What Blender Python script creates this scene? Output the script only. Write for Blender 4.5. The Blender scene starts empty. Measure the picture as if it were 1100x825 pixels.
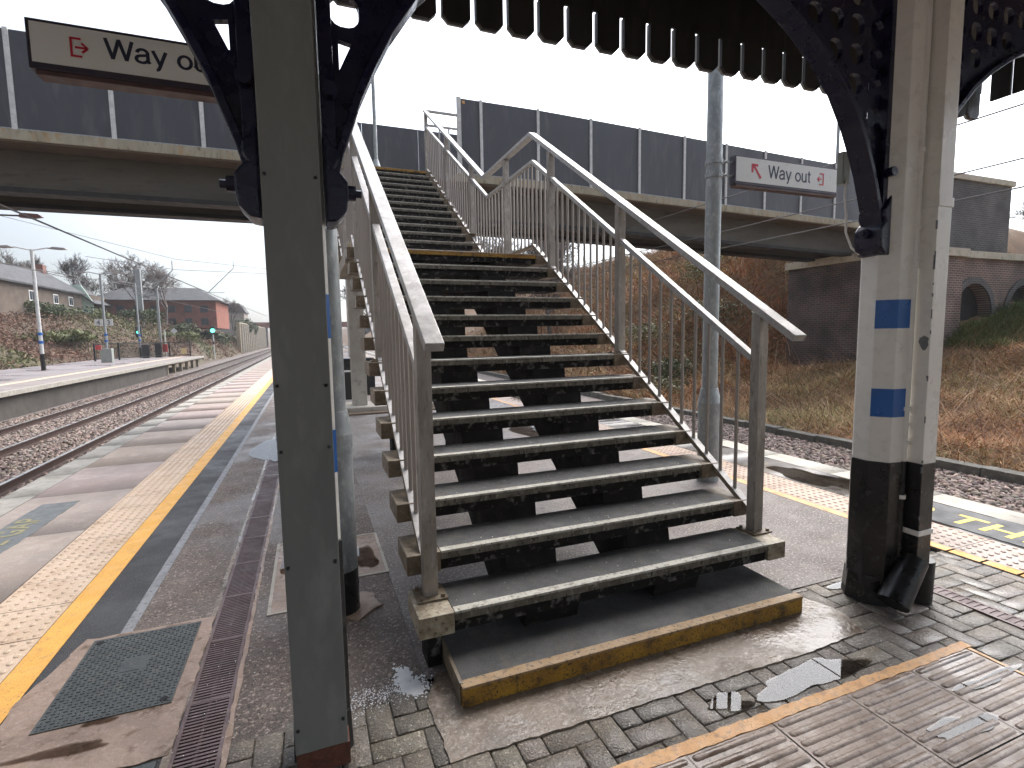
import bpy, bmesh, math, random
import numpy as np
from mathutils import Vector, Matrix
PI = math.pi
S = bpy.context.scene
COL = S.collection
random.seed(7)
RNG = np.random.default_rng(7)

# ------------------------------------------------------------ camera
cd = bpy.data.cameras.new("camera"); cam = bpy.data.objects.new("camera", cd); COL.objects.link(cam)
pan, pit, rol = [math.radians(a) for a in (21.256, 5.551, -0.942)]
F_ = Vector((math.sin(pan) * math.cos(pit), math.cos(pan) * math.cos(pit), -math.sin(pit)))
R0 = Vector((math.cos(pan), -math.sin(pan), 0)); U0 = R0.cross(F_)
R_ = math.cos(rol) * R0 + math.sin(rol) * U0
U_ = -math.sin(rol) * R0 + math.cos(rol) * U0
M = Matrix((R_, U_, -F_)).transposed().to_4x4()
M.translation = Vector((-2.529, -1.991, 1.582))
cam.matrix_world = M
cd.sensor_width = 36; cd.lens = 557.738 / 1100 * 36
cd.clip_start = 0.05; cd.clip_end = 3000
S.camera = cam

# ------------------------------------------------------------ light
SUN_EL, SUN_AZ = 48, 55          # azimuth clockwise from +Y
w = bpy.data.worlds.new("World"); S.world = w; w.use_nodes = True
nt = w.node_tree; N = nt.nodes; L = nt.links
for n in list(N): N.remove(n)
wo = N.new('ShaderNodeOutputWorld'); bg = N.new('ShaderNodeBackground')
sk = N.new('ShaderNodeTexSky'); sk.sky_type = 'NISHITA'; sk.sun_disc = False
sk.sun_elevation = math.radians(SUN_EL); sk.sun_rotation = math.radians(SUN_AZ)
sk.air_density = 1.0; sk.dust_density = 1.6; sk.ozone_density = 1.5
hs = N.new('ShaderNodeHueSaturation'); hs.inputs['Saturation'].default_value = 0.40
L.new(sk.outputs[0], hs.inputs['Color'])
tc = N.new('ShaderNodeTexCoord')
cn = N.new('ShaderNodeTexNoise'); cn.inputs['Scale'].default_value = 1.6; cn.inputs['Detail'].default_value = 5
L.new(tc.outputs['Generated'], cn.inputs['Vector'])
cr = N.new('ShaderNodeMapRange'); cr.inputs[1].default_value = .3; cr.inputs[2].default_value = .7
cr.inputs[3].default_value = .86; cr.inputs[4].default_value = 1.12
L.new(cn.outputs['Fac'], cr.inputs[0])
# cloud veil is brightest round the hidden sun, dullest low down on the far side
sd = N.new('ShaderNodeVectorMath'); sd.operation = 'DOT_PRODUCT'
L.new(tc.outputs['Generated'], sd.inputs[0])
sd.inputs[1].default_value = (math.sin(math.radians(SUN_AZ)) * .66, math.cos(math.radians(SUN_AZ)) * .66, .75)
sr = N.new('ShaderNodeMapRange'); sr.inputs[1].default_value = .05; sr.inputs[2].default_value = 1
sr.inputs[3].default_value = .40; sr.inputs[4].default_value = 1.5
L.new(sd.outputs['Value'], sr.inputs[0])
mm = N.new('ShaderNodeMath'); mm.operation = 'MULTIPLY'
L.new(cr.outputs[0], mm.inputs[0]); L.new(sr.outputs[0], mm.inputs[1])
sx_ = N.new('ShaderNodeSeparateXYZ'); L.new(tc.outputs['Generated'], sx_.inputs[0])
er = N.new('ShaderNodeMapRange'); er.inputs[1].default_value = 0.0; er.inputs[2].default_value = .8; er.inputs[3].default_value = .70; er.inputs[4].default_value = 1.6
L.new(sx_.outputs[2], er.inputs[0])
m2 = N.new('ShaderNodeMath'); m2.operation = 'MULTIPLY'; L.new(mm.outputs[0], m2.inputs[0]); L.new(er.outputs[0], m2.inputs[1]); mm = m2
vm = N.new('ShaderNodeVectorMath'); vm.operation = 'SCALE'
L.new(hs.outputs[0], vm.inputs[0]); L.new(mm.outputs[0], vm.inputs['Scale'])
L.new(vm.outputs[0], bg.inputs['Color']); bg.inputs['Strength'].default_value = 0.15
L.new(bg.outputs[0], wo.inputs['Surface'])

sl = bpy.data.lights.new("sun", 'SUN'); so = bpy.data.objects.new("sun", sl); COL.objects.link(so)
sl.energy = 1.1; sl.angle = math.radians(55); sl.color = (1, .93, .84)
a, e = math.radians(SUN_AZ), math.radians(SUN_EL)
so.rotation_euler = Vector((math.sin(a) * math.cos(e), math.cos(a) * math.cos(e), math.sin(e))).to_track_quat('Z', 'Y').to_euler()
S.view_settings.view_transform = 'Standard'; S.view_settings.look = 'None'
S.view_settings.exposure = 1.18; S.view_settings.gamma = 1; S.view_settings.use_curve_mapping = False
S.render.engine = 'CYCLES'

# ------------------------------------------------------------ materials
def lin(c):
    return tuple(((v / 255) / 12.92 if v / 255 <= .04045 else ((v / 255 + .055) / 1.055) ** 2.4) for v in c)
MATS = {}
def mat(name, c1, c2=None, c3=None, scale=3.0, rough=(.6, .8), metal=0.0, bump=0.0, bscale=60., speck=None, sscale=120., samt=.15,
        axis=None, bands=None, tint=None, wet=0.0, wscale=1.2, spec=.5, stretch=(1, 1, 1), bdetail=3, pore=None):
    """noise-mixed principled surface in world metres. c1..c3 linear colours; speck = grain colour"""
    if name in MATS: return MATS[name]
    m = bpy.data.materials.new(name); m.use_nodes = True; MATS[name] = m
    t = m.node_tree; n = t.nodes; l = t.links
    for x in list(n): n.remove(x)
    out = n.new('ShaderNodeOutputMaterial'); p = n.new('ShaderNodeBsdfPrincipled'); l.new(p.outputs[0], out.inputs[0])
    g = n.new('ShaderNodeNewGeometry'); mp = n.new('ShaderNodeMapping'); mp.inputs['Scale'].default_value = stretch
    l.new(g.outputs['Position'], mp.inputs[0]); V = mp.outputs[0]
    def noise(sc, det=4, off=None):
        q = n.new('ShaderNodeTexNoise'); q.inputs['Scale'].default_value = sc; q.inputs['Detail'].default_value = det
        q.inputs['Roughness'].default_value = .6
        if off:
            o = n.new('ShaderNodeVectorMath'); o.inputs[1].default_value = off; l.new(V, o.inputs[0]); l.new(o.outputs[0], q.inputs['Vector'])
        else: l.new(V, q.inputs['Vector'])
        return q.outputs['Fac']
    def ramp(f, a, b, lo=0., hi=1.):
        q = n.new('ShaderNodeMapRange'); q.inputs[1].default_value = a; q.inputs[2].default_value = b
        q.inputs[3].default_value = lo; q.inputs[4].default_value = hi; l.new(f, q.inputs[0]); return q.outputs[0]
    def mix(f, A, B, mode='MIX'):
        q = n.new('ShaderNodeMix'); q.data_type = 'RGBA'; q.blend_type = mode
        if isinstance(f, (int, float)): q.inputs[0].default_value = f
        else: l.new(f, q.inputs[0])
        for i, X in ((6, A), (7, B)):
            if isinstance(X, tuple): q.inputs[i].default_value = (*X, 1)
            else: l.new(X, q.inputs[i])
        return q.outputs[2]
    c = (c1[0], c1[1], c1[2])
    if c2: c = mix(ramp(noise(scale), .36, .64), c1, c2)
    if c3: c = mix(ramp(noise(scale * 2.7, 6, (7.3, 2.1, 5.5)), .54, .70), c, c3)
    if speck: c = mix(ramp(noise(sscale, 2, (3.3, 9.1, 1.7)), .55, .72, 0, samt * 2), c, speck)
    if pore: c = mix(ramp(noise(sscale * 1.3, 2, (8.2, 3.7, 6.1)), .56, .66, 0, .75), c, pore)
    if tint:                       # per-piece tint stored on the mesh: bricks, blocks, blades of their own colour
        at = n.new('ShaderNodeAttribute'); at.attribute_name = tint
        c = mix(1.0, c, at.outputs['Color'], 'MULTIPLY')
    r = ramp(noise(scale * 1.3, 4, (1.1, 4.4, 8.8)), .35, .65, rough[0], rough[1])
    if wet:
        wf = ramp(noise(wscale, 5, (13., 5., 2.)), .50, .62, 0, wet)
        c = mix(wf, c, mix(1.0, c, (.55, .53, .52), 'MULTIPLY'))
        q = n.new('ShaderNodeMix'); q.data_type = 'FLOAT'; l.new(wf, q.inputs[0]); l.new(r, q.inputs[2]); q.inputs[3].default_value = .10
        r = q.outputs[0]
    if isinstance(c, tuple): p.inputs['Base Color'].default_value = (*c, 1)
    else: l.new(c, p.inputs['Base Color'])
    l.new(r, p.inputs['Roughness'])
    p.inputs['Metallic'].default_value = metal; p.inputs['Specular IOR Level'].default_value = spec
    if bump:
        b = n.new('ShaderNodeBump'); b.inputs['Strength'].default_value = bump; b.inputs['Distance'].default_value = .01
        l.new(noise(bscale, bdetail), b.inputs['Height'])
        if wet:
            q = n.new('ShaderNodeMath'); q.operation = 'MULTIPLY_ADD'; l.new(wf, q.inputs[0]); q.inputs[1].default_value = -bump * .8; q.inputs[2].default_value = bump
            l.new(q.outputs[0], b.inputs['Strength'])
        l.new(b.outputs[0], p.inputs['Normal'])
    return m

def brick_mat(name, ca, cb, mortar, plane='xz', scale=1.0, dirt=.5, bw=.225, bh=.075):
    if name in MATS: return MATS[name]
    m = bpy.data.materials.new(name); m.use_nodes = True; MATS[name] = m
    t = m.node_tree; n = t.nodes; l = t.links
    for x in list(n): n.remove(x)
    out = n.new('ShaderNodeOutputMaterial'); p = n.new('ShaderNodeBsdfPrincipled'); l.new(p.outputs[0], out.inputs[0])
    g = n.new('ShaderNodeNewGeometry'); s = n.new('ShaderNodeSeparateXYZ'); l.new(g.outputs['Position'], s.inputs[0])
    cx = n.new('ShaderNodeCombineXYZ'); l.new(s.outputs['XYZ'.index(plane[0].upper())], cx.inputs[0]); l.new(s.outputs[2], cx.inputs[1])
    b = n.new('ShaderNodeTexBrick'); l.new(cx.outputs[0], b.inputs['Vector']); b.inputs['Scale'].default_value = scale
    b.inputs['Color1'].default_value = (*ca, 1); b.inputs['Color2'].default_value = (*cb, 1); b.inputs['Mortar'].default_value = (*mortar, 1)
    b.inputs['Brick Width'].default_value = bw; b.inputs['Row Height'].default_value = bh; b.inputs['Mortar Size'].default_value = .011
    no = n.new('ShaderNodeTexNoise'); no.inputs['Scale'].default_value = 1.1; no.inputs['Detail'].default_value = 7; l.new(g.outputs['Position'], no.inputs['Vector'])
    mr = n.new('ShaderNodeMapRange'); mr.inputs[1].default_value = .35; mr.inputs[2].default_value = .68; mr.inputs[3].default_value = 1.15; mr.inputs[4].default_value = 1 - dirt
    l.new(no.outputs['Fac'], mr.inputs[0])
    q = n.new('ShaderNodeVectorMath'); q.operation = 'SCALE'; l.new(b.outputs[0], q.inputs[0]); l.new(mr.outputs[0], q.inputs['Scale'])
    l.new(q.outputs[0], p.inputs['Base Color']); p.inputs['Roughness'].default_value = .85
    bu = n.new('ShaderNodeBump'); bu.inputs['Strength'].default_value = .6; bu.inputs['Distance'].default_value = .01; bu.invert = True
    l.new(b.outputs['Fac'], bu.inputs['Height']); l.new(bu.outputs[0], p.inputs['Normal'])
    return m

steel = mat('galvanised_steel', (.37, .335, .295), (.27, .24, .21), (.45, .42, .38), scale=7, rough=(.38, .6), metal=.35, bump=.08, bscale=90, stretch=(1, 1, .35), speck=(.14, .11, .09), sscale=40, samt=.3)
barsteel = mat('baluster_steel', (.34, .30, .265), (.29, .255, .225), scale=1.5, rough=(.45, .55), metal=.25)
rail_steel = mat('handrail_steel', (.42, .405, .39), (.33, .315, .30), (.5, .485, .47), scale=9, rough=(.38, .58), metal=.2, bump=.06, bscale=120, speck=(.2, .17, .15), sscale=60, samt=.25)
galv = mat('galvanised_pole', (.34, .36, .36), (.25, .27, .275), (.45, .47, .47), scale=14, rough=(.4, .6), metal=.4, bump=.05, bscale=60, stretch=(1, 1, .5))
grit = mat('anti_slip_grit', (.058, .057, .054), (.043, .042, .040), (.08, .07, .056), scale=4, rough=(.45, .8), bump=.5, bscale=320, speck=(.16, .165, .17), sscale=190, samt=.5, bdetail=1, wet=.45, wscale=3.)
nosing = mat('worn_nosing', (.50, .475, .41), (.36, .335, .275), (.16, .14, .11), scale=9, rough=(.45, .8), bump=.3, bscale=90, speck=(.06, .05, .04), sscale=55, samt=.4)
nosefront = mat('mottled_nosing_front', (.17, .15, .115), (.085, .072, .052), (.27, .25, .20), scale=12, rough=(.5, .8), bump=.4, bscale=80, speck=(.035, .028, .022), sscale=45, samt=.7, stretch=(1, 1, .5))  # front face darker and more mottled than the nosing top
ynosf = mat('yellow_nosing_front', (.40, .215, .018), (.25, .125, .015), (.07, .045, .02), scale=7, rough=(.4, .75), bump=.4, bscale=80, speck=(.05, .035, .02), sscale=110, samt=.75)
ynos = mat('yellow_nosing', (.36, .235, .115), (.28, .175, .08), (.18, .125, .07), scale=7, rough=(.4, .75), bump=.35, bscale=110, speck=(.05, .035, .02), sscale=50, samt=.5)
dkface = mat('grimy_riser', (.010, .009, .008), (.016, .014, .012), (.022, .018, .014), scale=10, rough=(.75, .95), spec=.2, bump=.3, bscale=70, speck=(.42, .4, .36), sscale=19, samt=.16)
brown = mat('brown_paint', (.17, .13, .085), (.125, .093, .06), (.23, .185, .13), scale=11, rough=(.35, .65), bump=.12, bscale=80, speck=(.3, .27, .22), sscale=38, samt=.25)
block = mat('rough_painted_end', (.22, .17, .11), (.42, .37, .27), (.045, .032, .02), scale=17, rough=(.35, .6), bump=.4, bscale=60)
spine = mat('dark_spine_concrete', (.010, .009, .008), (.018, .016, .014), (.04, .033, .025), scale=5, rough=(.75, .95), spec=.2, bump=.3)
tarmac = mat('old_tarmac', (.160, .125, .105), (.115, .092, .078), (.21, .165, .135), scale=2.2, rough=(.6, .9), bump=1., bscale=85, pore=(.035, .028, .023), speck=(.46, .37, .31), sscale=62, samt=.45, wet=.55, wscale=.8)
newtar = mat('fresh_tarmac', (.034, .034, .036), (.045, .044, .045), scale=1.5, rough=(.45, .8), bump=.8, bscale=190, speck=(.15, .15, .15), sscale=110, samt=.4, wet=.3)
tarR = mat('right_tarmac', (.19, .160, .142), (.145, .122, .108), (.24, .205, .175), scale=1.7, rough=(.45, .8), bump=.9, bscale=90, pore=(.06, .05, .043), speck=(.46, .40, .36), sscale=60, samt=.6, wet=.6, wscale=.9)
greyline = mat('worn_grey_line', (.27, .27, .275), (.20, .20, .205), (.09, .09, .09), scale=12, rough=(.5, .8), bump=.4, bscale=120)
coping = mat('edge_coping', (.42, .39, .34), (.32, .295, .25), (.23, .21, .18), scale=5, rough=(.6, .85), bump=.4, bscale=90)
copingR = mat('white_edge_coping', (.52, .48, .40), (.43, .395, .33), (.3, .27, .22), scale=5, rough=(.5, .8), bump=.4, bscale=90)
slab = mat('platform_flag', (.385, .30, .255), (.325, .262, .228), (.43, .35, .30), scale=2.6, rough=(.6, .9), bump=.35, bscale=110, speck=(.5, .42, .36), sscale=60, samt=.35, tint='tint', wet=.2, wscale=.9)
slabR = mat('dark_platform_flag', (.10, .085, .07), (.16, .145, .13), (.2, .15, .10), scale=1.4, rough=(.15, .6), bump=.25, bscale=110, wet=.9, wscale=.45)
tactile = mat('tactile_cream', (.66, .50, .365), (.58, .43, .30), (.48, .33, .22), scale=3, rough=(.4, .75), bump=.3, bscale=120, speck=(.3, .19, .11), sscale=90, samt=.3)
tactileR = mat('tactile_pink', (.50, .37, .28), (.42, .30, .225), (.30, .19, .11), scale=2.2, rough=(.3, .7), bump=.3, bscale=120, speck=(.3, .2, .13), sscale=90, samt=.3, wet=.8, wscale=.7)
yellow = mat('yellow_paint', (.82, .43, .085), (.74, .37, .07), (.58, .30, .08), scale=5, rough=(.4, .7), bump=.3, bscale=140, speck=(.3, .16, .05), sscale=70, samt=.3)
orange = mat('orange_paint', (.62, .30, .09), (.70, .40, .17), (.38, .2, .09), scale=9, rough=(.35, .6), bump=.3, bscale=120, speck=(.3, .2, .12), sscale=60, samt=.4)
paver = mat('block_paver', (.150, .125, .098), (.112, .094, .074), (.19, .16, .125), scale=5, rough=(.25, .6), bump=.6, bscale=95, pore=(.04, .033, .026), speck=(.40, .35, .29), sscale=85, samt=.4, tint='tint', wet=.8, wscale=1.3)
joint = mat('sandy_joint', (.07, .06, .05), (.045, .038, .03), (.2, .18, .15), scale=9, rough=(.5, .9), bump=.5)
cord = mat('corduroy_paving', (.33, .245, .19), (.22, .155, .115), (.42, .34, .28), scale=5, rough=(.2, .55), bump=.3, bscale=110, speck=(.12, .08, .06), sscale=60, samt=.45, wet=.95, wscale=2.2)
pad = mat('wet_concrete', (.215, .165, .12), (.135, .102, .073), (.30, .25, .20), scale=4.5, rough=(.2, .6), bump=.6, bscale=40, speck=(.42, .37, .32), sscale=55, samt=.35, wet=.9, wscale=2.6)
mortar = mat('smeared_mortar', (.34, .24, .18), (.27, .19, .14), (.13, .075, .035), scale=5, rough=(.3, .7), bump=.5, bscale=30, speck=(.45, .36, .3), sscale=60, samt=.25, wet=.5, wscale=3)
iron = mat('cast_cover', (.075, .082, .078), (.055, .06, .058), (.11, .105, .09), scale=9, rough=(.35, .6), metal=.3, bump=.2, bscale=120)
drain_m = mat('drain_grate', (.135, .088, .085), (.10, .065, .063), (.17, .12, .11), scale=6, rough=(.35, .65), metal=.2, bump=.2, bscale=100)
black = mat('black_void', (.008, .008, .008), rough=(.7, .9))
cvr = mat('grey_green_board', (.19, .195, .182), (.165, .170, .16), (.23, .235, .22), scale=3, rough=(.45, .65), bump=.08, bscale=60, speck=(.26, .27, .25), sscale=16, samt=.18, stretch=(1, 1, .35))
primer = mat('red_primer_rust', (.13, .045, .028), (.09, .032, .02), (.2, .07, .04), scale=25, rough=(.5, .8), bump=.4)
white = mat('cream_white_gloss', (.82, .80, .75), (.77, .75, .70), (.84, .82, .77), scale=3, rough=(.22, .4), bump=.06, bscale=30, speck=(.4, .37, .32), sscale=16, samt=.10)
whiteg = mat('grey_chip', (.16, .17, .18), (.2, .21, .22), scale=20, rough=(.5, .7))
blue = mat('blue_band', (.010, .12, .42), (.008, .105, .37), scale=5, rough=(.25, .4), bump=.06)
blk = mat('black_gloss', (.010, .010, .010), (.014, .014, .014), scale=9, rough=(.25, .42), bump=.08, bscale=50, speck=(.3, .29, .28), sscale=24, samt=.05)
navy = mat('navy_gloss', (.011, .010, .036), (.008, .008, .026), (.016, .015, .045), scale=8, rough=(.2, .4), bump=.12, bscale=40)
dark = mat('canopy_dark', (.032, .029, .025), (.024, .022, .019), scale=5, rough=(.5, .75), bump=.15, bscale=40)
dagger = mat('valance_paint', (.032, .031, .030), (.026, .025, .024), (.042, .040, .038), scale=6, rough=(.5, .7), bump=.12, bscale=50, stretch=(1, 1, .3))
dagedge = mat('valance_edge', (.33, .32, .30), (.26, .25, .235), scale=9, rough=(.5, .7))
roofm = mat('canopy_boarding', (.12, .11, .10), (.1, .09, .08), scale=4, rough=(.6, .8), bump=.2, stretch=(6, 1, 1))
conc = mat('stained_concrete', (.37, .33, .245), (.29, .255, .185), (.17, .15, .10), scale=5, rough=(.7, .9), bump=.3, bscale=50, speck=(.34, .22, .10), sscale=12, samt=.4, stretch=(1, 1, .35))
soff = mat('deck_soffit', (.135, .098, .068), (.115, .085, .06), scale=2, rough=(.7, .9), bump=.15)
beamm = mat('bridge_beam_paint', (.098, .086, .066), (.08, .072, .056), (.06, .052, .042), scale=1.8, rough=(.6, .8), bump=.1, stretch=(.5, 1, 2.))
flange = mat('dark_flange', (.022, .021, .021), (.03, .028, .027), scale=4, rough=(.6, .8))
panel = mat('parapet_panel', (.060, .061, .071), (.053, .054, .064), (.07, .071, .08), scale=1.6, rough=(.35, .55), bump=.05, bscale=15, speck=(.12, .12, .125), sscale=4, samt=.24, stretch=(1, 1, .22))
ppost = mat('parapet_post', (.60, .60, .585), (.48, .48, .47), (.7, .69, .67), scale=9, rough=(.4, .6))
lconc = mat('light_concrete', (.46, .42, .36), (.36, .325, .27), (.26, .23, .19), scale=2.5, rough=(.7, .9), bump=.3, bscale=50)
stone = mat('stone_coping', (.50, .46, .37), (.40, .365, .285), (.25, .22, .16), scale=2.2, rough=(.7, .9), bump=.4, bscale=35)
ballast_m = mat('ballast_bed', (.20, .165, .145), (.13, .105, .092), (.27, .235, .21), scale=9, rough=(.75, .95), bump=1.0, bscale=26, speck=(.06, .045, .038), sscale=22, samt=.5)
stone_m = mat('ballast_stone', (.235, .2, .18), (.17, .14, .125), rough=(.7, .9), scale=12, tint='tint', bump=.3)
railtop = mat('rail_head', (.55, .53, .50), (.42, .40, .37), rough=(.2, .35), metal=.8, scale=3)
railrust = mat('rail_rust', (.055, .028, .020), (.04, .021, .016), rough=(.7, .9), scale=9, bump=.2)
sleeper = mat('concrete_sleeper', (.25, .22, .19), (.19, .165, .14), rough=(.8, .9), scale=4, bump=.3)
earth = mat('dead_undergrowth', (.20, .115, .06), (.14, .085, .045), (.18, .15, .07), scale=.9, rough=(.85, 1.), bump=1., bscale=6, speck=(.26, .16, .09), sscale=14, samt=.5)
farearth = mat('far_scrub_soil', (.13, .085, .062), (.10, .082, .05), (.085, .09, .045), scale=.14, rough=(.85, 1.), bump=1., bscale=3, speck=(.19, .13, .09), sscale=2.2, samt=.5)
blade_m = mat('dry_stem', (.62, .62, .62), rough=(.6, .9), tint='tint', spec=.2)
leaf_m = mat('evergreen_leaf', (.6, .6, .6), rough=(.45, .7), tint='tint', spec=.35)
bark = mat('bark', (.105, .085, .072), (.08, .062, .052), rough=(.8, 1.), scale=5, bump=.4)
barkpale = mat('pale_bark', (.24, .20, .18), (.12, .095, .085), rough=(.8, 1.), scale=3, bump=.3)
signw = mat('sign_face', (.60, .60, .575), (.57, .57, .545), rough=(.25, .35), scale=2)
signwL = mat('sign_face_brightened', (.78, .785, .74), (.75, .755, .71), rough=(.3, .45), scale=2)  # face colour raised to offset the canopy shade on the left sign
signf = mat('sign_frame', (.035, .03, .05), (.05, .035, .045), rough=(.35, .5), scale=8)
signlip = mat('sign_under_lip', (.10, .055, .05), (.06, .035, .033), rough=(.4, .6), scale=8)
ink = mat('sign_ink', (.022, .024, .05), rough=(.4, .5))
redink = mat('sign_red', (.50, .02, .045), rough=(.4, .5))
yletter = mat('yellow_letter', (.80, .58, .04), (.70, .50, .035), rough=(.4, .6), scale=20, speck=(.2, .16, .08), sscale=80, samt=.3)
fadedletter = mat('faded_letter', (.33, .285, .13), (.26, .235, .13), (.2, .18, .13), rough=(.5, .7), scale=14)
greypatch = mat('grey_paint_patch', (.125, .135, .135), (.16, .165, .16), (.2, .19, .175), rough=(.4, .7), scale=8, bump=.3, bscale=120)
blackpatch = mat('black_paint_patch', (.022, .023, .026), (.034, .035, .038), rough=(.5, .7), scale=4, bump=.2, bscale=100)
slate = mat('grey_slate_roof', (.052, .050, .050), (.042, .041, .041), rough=(.6, .8), scale=1.2, bump=.5, bscale=9)
glass = mat('window_glass', (.04, .05, .06), rough=(.08, .15))
wframe = mat('white_window_frame', (.72, .72, .70), rough=(.4, .5))
mint = mat('mint_gable', (.55, .68, .57), (.5, .62, .52), rough=(.7, .8), scale=.8)
plastic = mat('dark_plastic', (.02, .02, .022), rough=(.4, .5))
greybox = mat('grey_cabinet', (.3, .32, .29), (.26, .28, .25), rough=(.5, .6), scale=4)
salt_m = mat('white_grit_salt', (.88, .88, .88), (.78, .78, .79), rough=(.4, .6), scale=30)
brickW = brick_mat('purple_brick', (.165, .085, .068), (.10, .06, .052), (.30, .26, .22), 'xz', dirt=.5)
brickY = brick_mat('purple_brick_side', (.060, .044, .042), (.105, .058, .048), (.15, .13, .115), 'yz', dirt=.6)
brickD = brick_mat('dark_brick', (.085, .078, .077), (.055, .052, .053), (.15, .14, .13), 'xz', dirt=.5)
brickR = brick_mat('red_brick', (.24, .085, .058), (.20, .072, .05), (.2, .12, .095), 'xz', dirt=.2)
brickRy = brick_mat('red_brick_end', (.30, .085, .05), (.26, .07, .042), (.2, .11, .08), 'yz', dirt=.15)
brickB = brick_mat('brown_brick', (.135, .095, .067), (.105, .075, .053), (.13, .11, .088), 'yz', dirt=.25)
brickBx = brick_mat('brown_brick_gable', (.23, .155, .10), (.19, .125, .085), (.2, .165, .13), 'xz', dirt=.25)

mw = bpy.data.materials.new('puddle_water'); mw.use_nodes = True
t_ = mw.node_tree
for x in list(t_.nodes): t_.nodes.remove(x)
o_ = t_.nodes.new('ShaderNodeOutputMaterial'); mx = t_.nodes.new('ShaderNodeMixShader'); tr = t_.nodes.new('ShaderNodeBsdfTransparent')
gl = t_.nodes.new('ShaderNodeBsdfGlossy'); gl.inputs['Roughness'].default_value = .004; gl.inputs[0].default_value = (.62, .64, .67, 1)
tr.inputs[0].default_value = (.72, .68, .64, 1)
fr = t_.nodes.new('ShaderNodeFresnel'); fr.inputs[0].default_value = 1.5
t_.links.new(fr.outputs[0], mx.inputs[0]); t_.links.new(tr.outputs[0], mx.inputs[1]); t_.links.new(gl.outputs[0], mx.inputs[2]); t_.links.new(mx.outputs[0], o_.inputs[0])

def emit(name, c, s):
    m = bpy.data.materials.new(name); m.use_nodes = True
    b = m.node_tree.nodes['Principled BSDF']; b.inputs['Base Color'].default_value = (*c, 1)
    b.inputs['Emission Color'].default_value = (*c, 1); b.inputs['Emission Strength'].default_value = s
    return m
green_lamp = emit('green_signal_lamp', (.1, 1., .6), 2.2)

# ------------------------------------------------------------ builders
class MB:
    def __init__(s): s.v = []; s.f = []
    def add(s, vs, fs):
        o = len(s.v); s.v += [tuple(v) for v in vs]; s.f += [tuple(i + o for i in f) for f in fs]; return s
    def box(s, x0, x1, y0, y1, z0, z1):
        return s.add([(x0, y0, z0), (x1, y0, z0), (x1, y1, z0), (x0, y1, z0), (x0, y0, z1), (x1, y0, z1), (x1, y1, z1), (x0, y1, z1)],
                     [(0, 3, 2, 1), (4, 5, 6, 7), (0, 1, 5, 4), (1, 2, 6, 5), (2, 3, 7, 6), (3, 0, 4, 7)])
    def beam(s, p, q, wd, h, up=(0, 0, 1), vertical_ends=False):
        p, q = Vector(p), Vector(q); d = (q - p).normalized(); up = Vector(up); side = d.cross(up).normalized()
        u = side.cross(d).normalized() if not vertical_ends else up
        hh = h if not vertical_ends else h / max(.2, math.sqrt(1 - d.z ** 2))
        vs = []
        for c in (p, q):
            for a_, b_ in ((-1, -1), (1, -1), (1, 1), (-1, 1)): vs.append(c + side * a_ * wd / 2 + u * b_ * hh / 2)
        return s.add(vs, [(0, 1, 2, 3), (7, 6, 5, 4), (0, 4, 5, 1), (1, 5, 6, 2), (2, 6, 7, 3), (3, 7, 4, 0)])
    def tube(s, p, q, r0, r1=None, n=8, caps=True):
        r1 = r0 if r1 is None else r1
        p, q = Vector(p), Vector(q); d = (q - p).normalized()
        a_ = Vector((0, 0, 1)) if abs(d.z) < .9 else Vector((1, 0, 0))
        u = d.cross(a_).normalized(); v = d.cross(u)
        vs = []
        for c, r in ((p, r0), (q, r1)):
            for i in range(n): t = 2 * PI * (i + .5) / n; vs.append(c + u * math.cos(t) * r + v * math.sin(t) * r)
        fs = [(i, (i + 1) % n, n + (i + 1) % n, n + i) for i in range(n)]
        if caps: fs += [tuple(range(n))[::-1], tuple(range(n, 2 * n))]
        return s.add(vs, fs)
    def prism(s, pts, h0, h1, axis='z'):
        """polygon extruded; axis z: pts (x,y); y: pts (x,z); x: pts (y,z)"""
        def P(a_, b_, h): return {'z': (a_, b_, h), 'y': (a_, h, b_), 'x': (h, a_, b_)}[axis]
        n = len(pts); vs = [P(*p, h0) for p in pts] + [P(*p, h1) for p in pts]
        return s.add(vs, [tuple(range(n))[::-1], tuple(range(n, 2 * n))] + [(i, (i + 1) % n, n + (i + 1) % n, n + i) for i in range(n)])
    def quad(s, *vs): return s.add(vs, [tuple(range(len(vs)))])
    def build(s, name, m, parent=None, bevel=0, smooth=False, mats=None, loc=None):
        me = bpy.data.meshes.new(name); me.from_pydata(s.v, [], s.f); me.validate()
        b = bmesh.new(); b.from_mesh(me); bmesh.ops.recalc_face_normals(b, faces=b.faces)
        if bevel: 
            eds = [e_ for e_ in b.edges if len(e_.link_faces) == 2 and e_.calc_face_angle(0) > .5]
            bmesh.ops.bevel(b, geom=eds, offset=bevel, segments=2, profile=.6, affect='EDGES', clamp_overlap=True)
        b.to_mesh(me); b.free()
        if smooth:
            for p in me.polygons: p.use_smooth = True
            try: me.set_sharp_from_angle(angle=math.radians(40))
            except Exception: pass
        for mm_ in ([m] if not isinstance(m, (list, tuple)) else m): me.materials.append(mm_)
        return link(me, name, parent)

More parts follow.
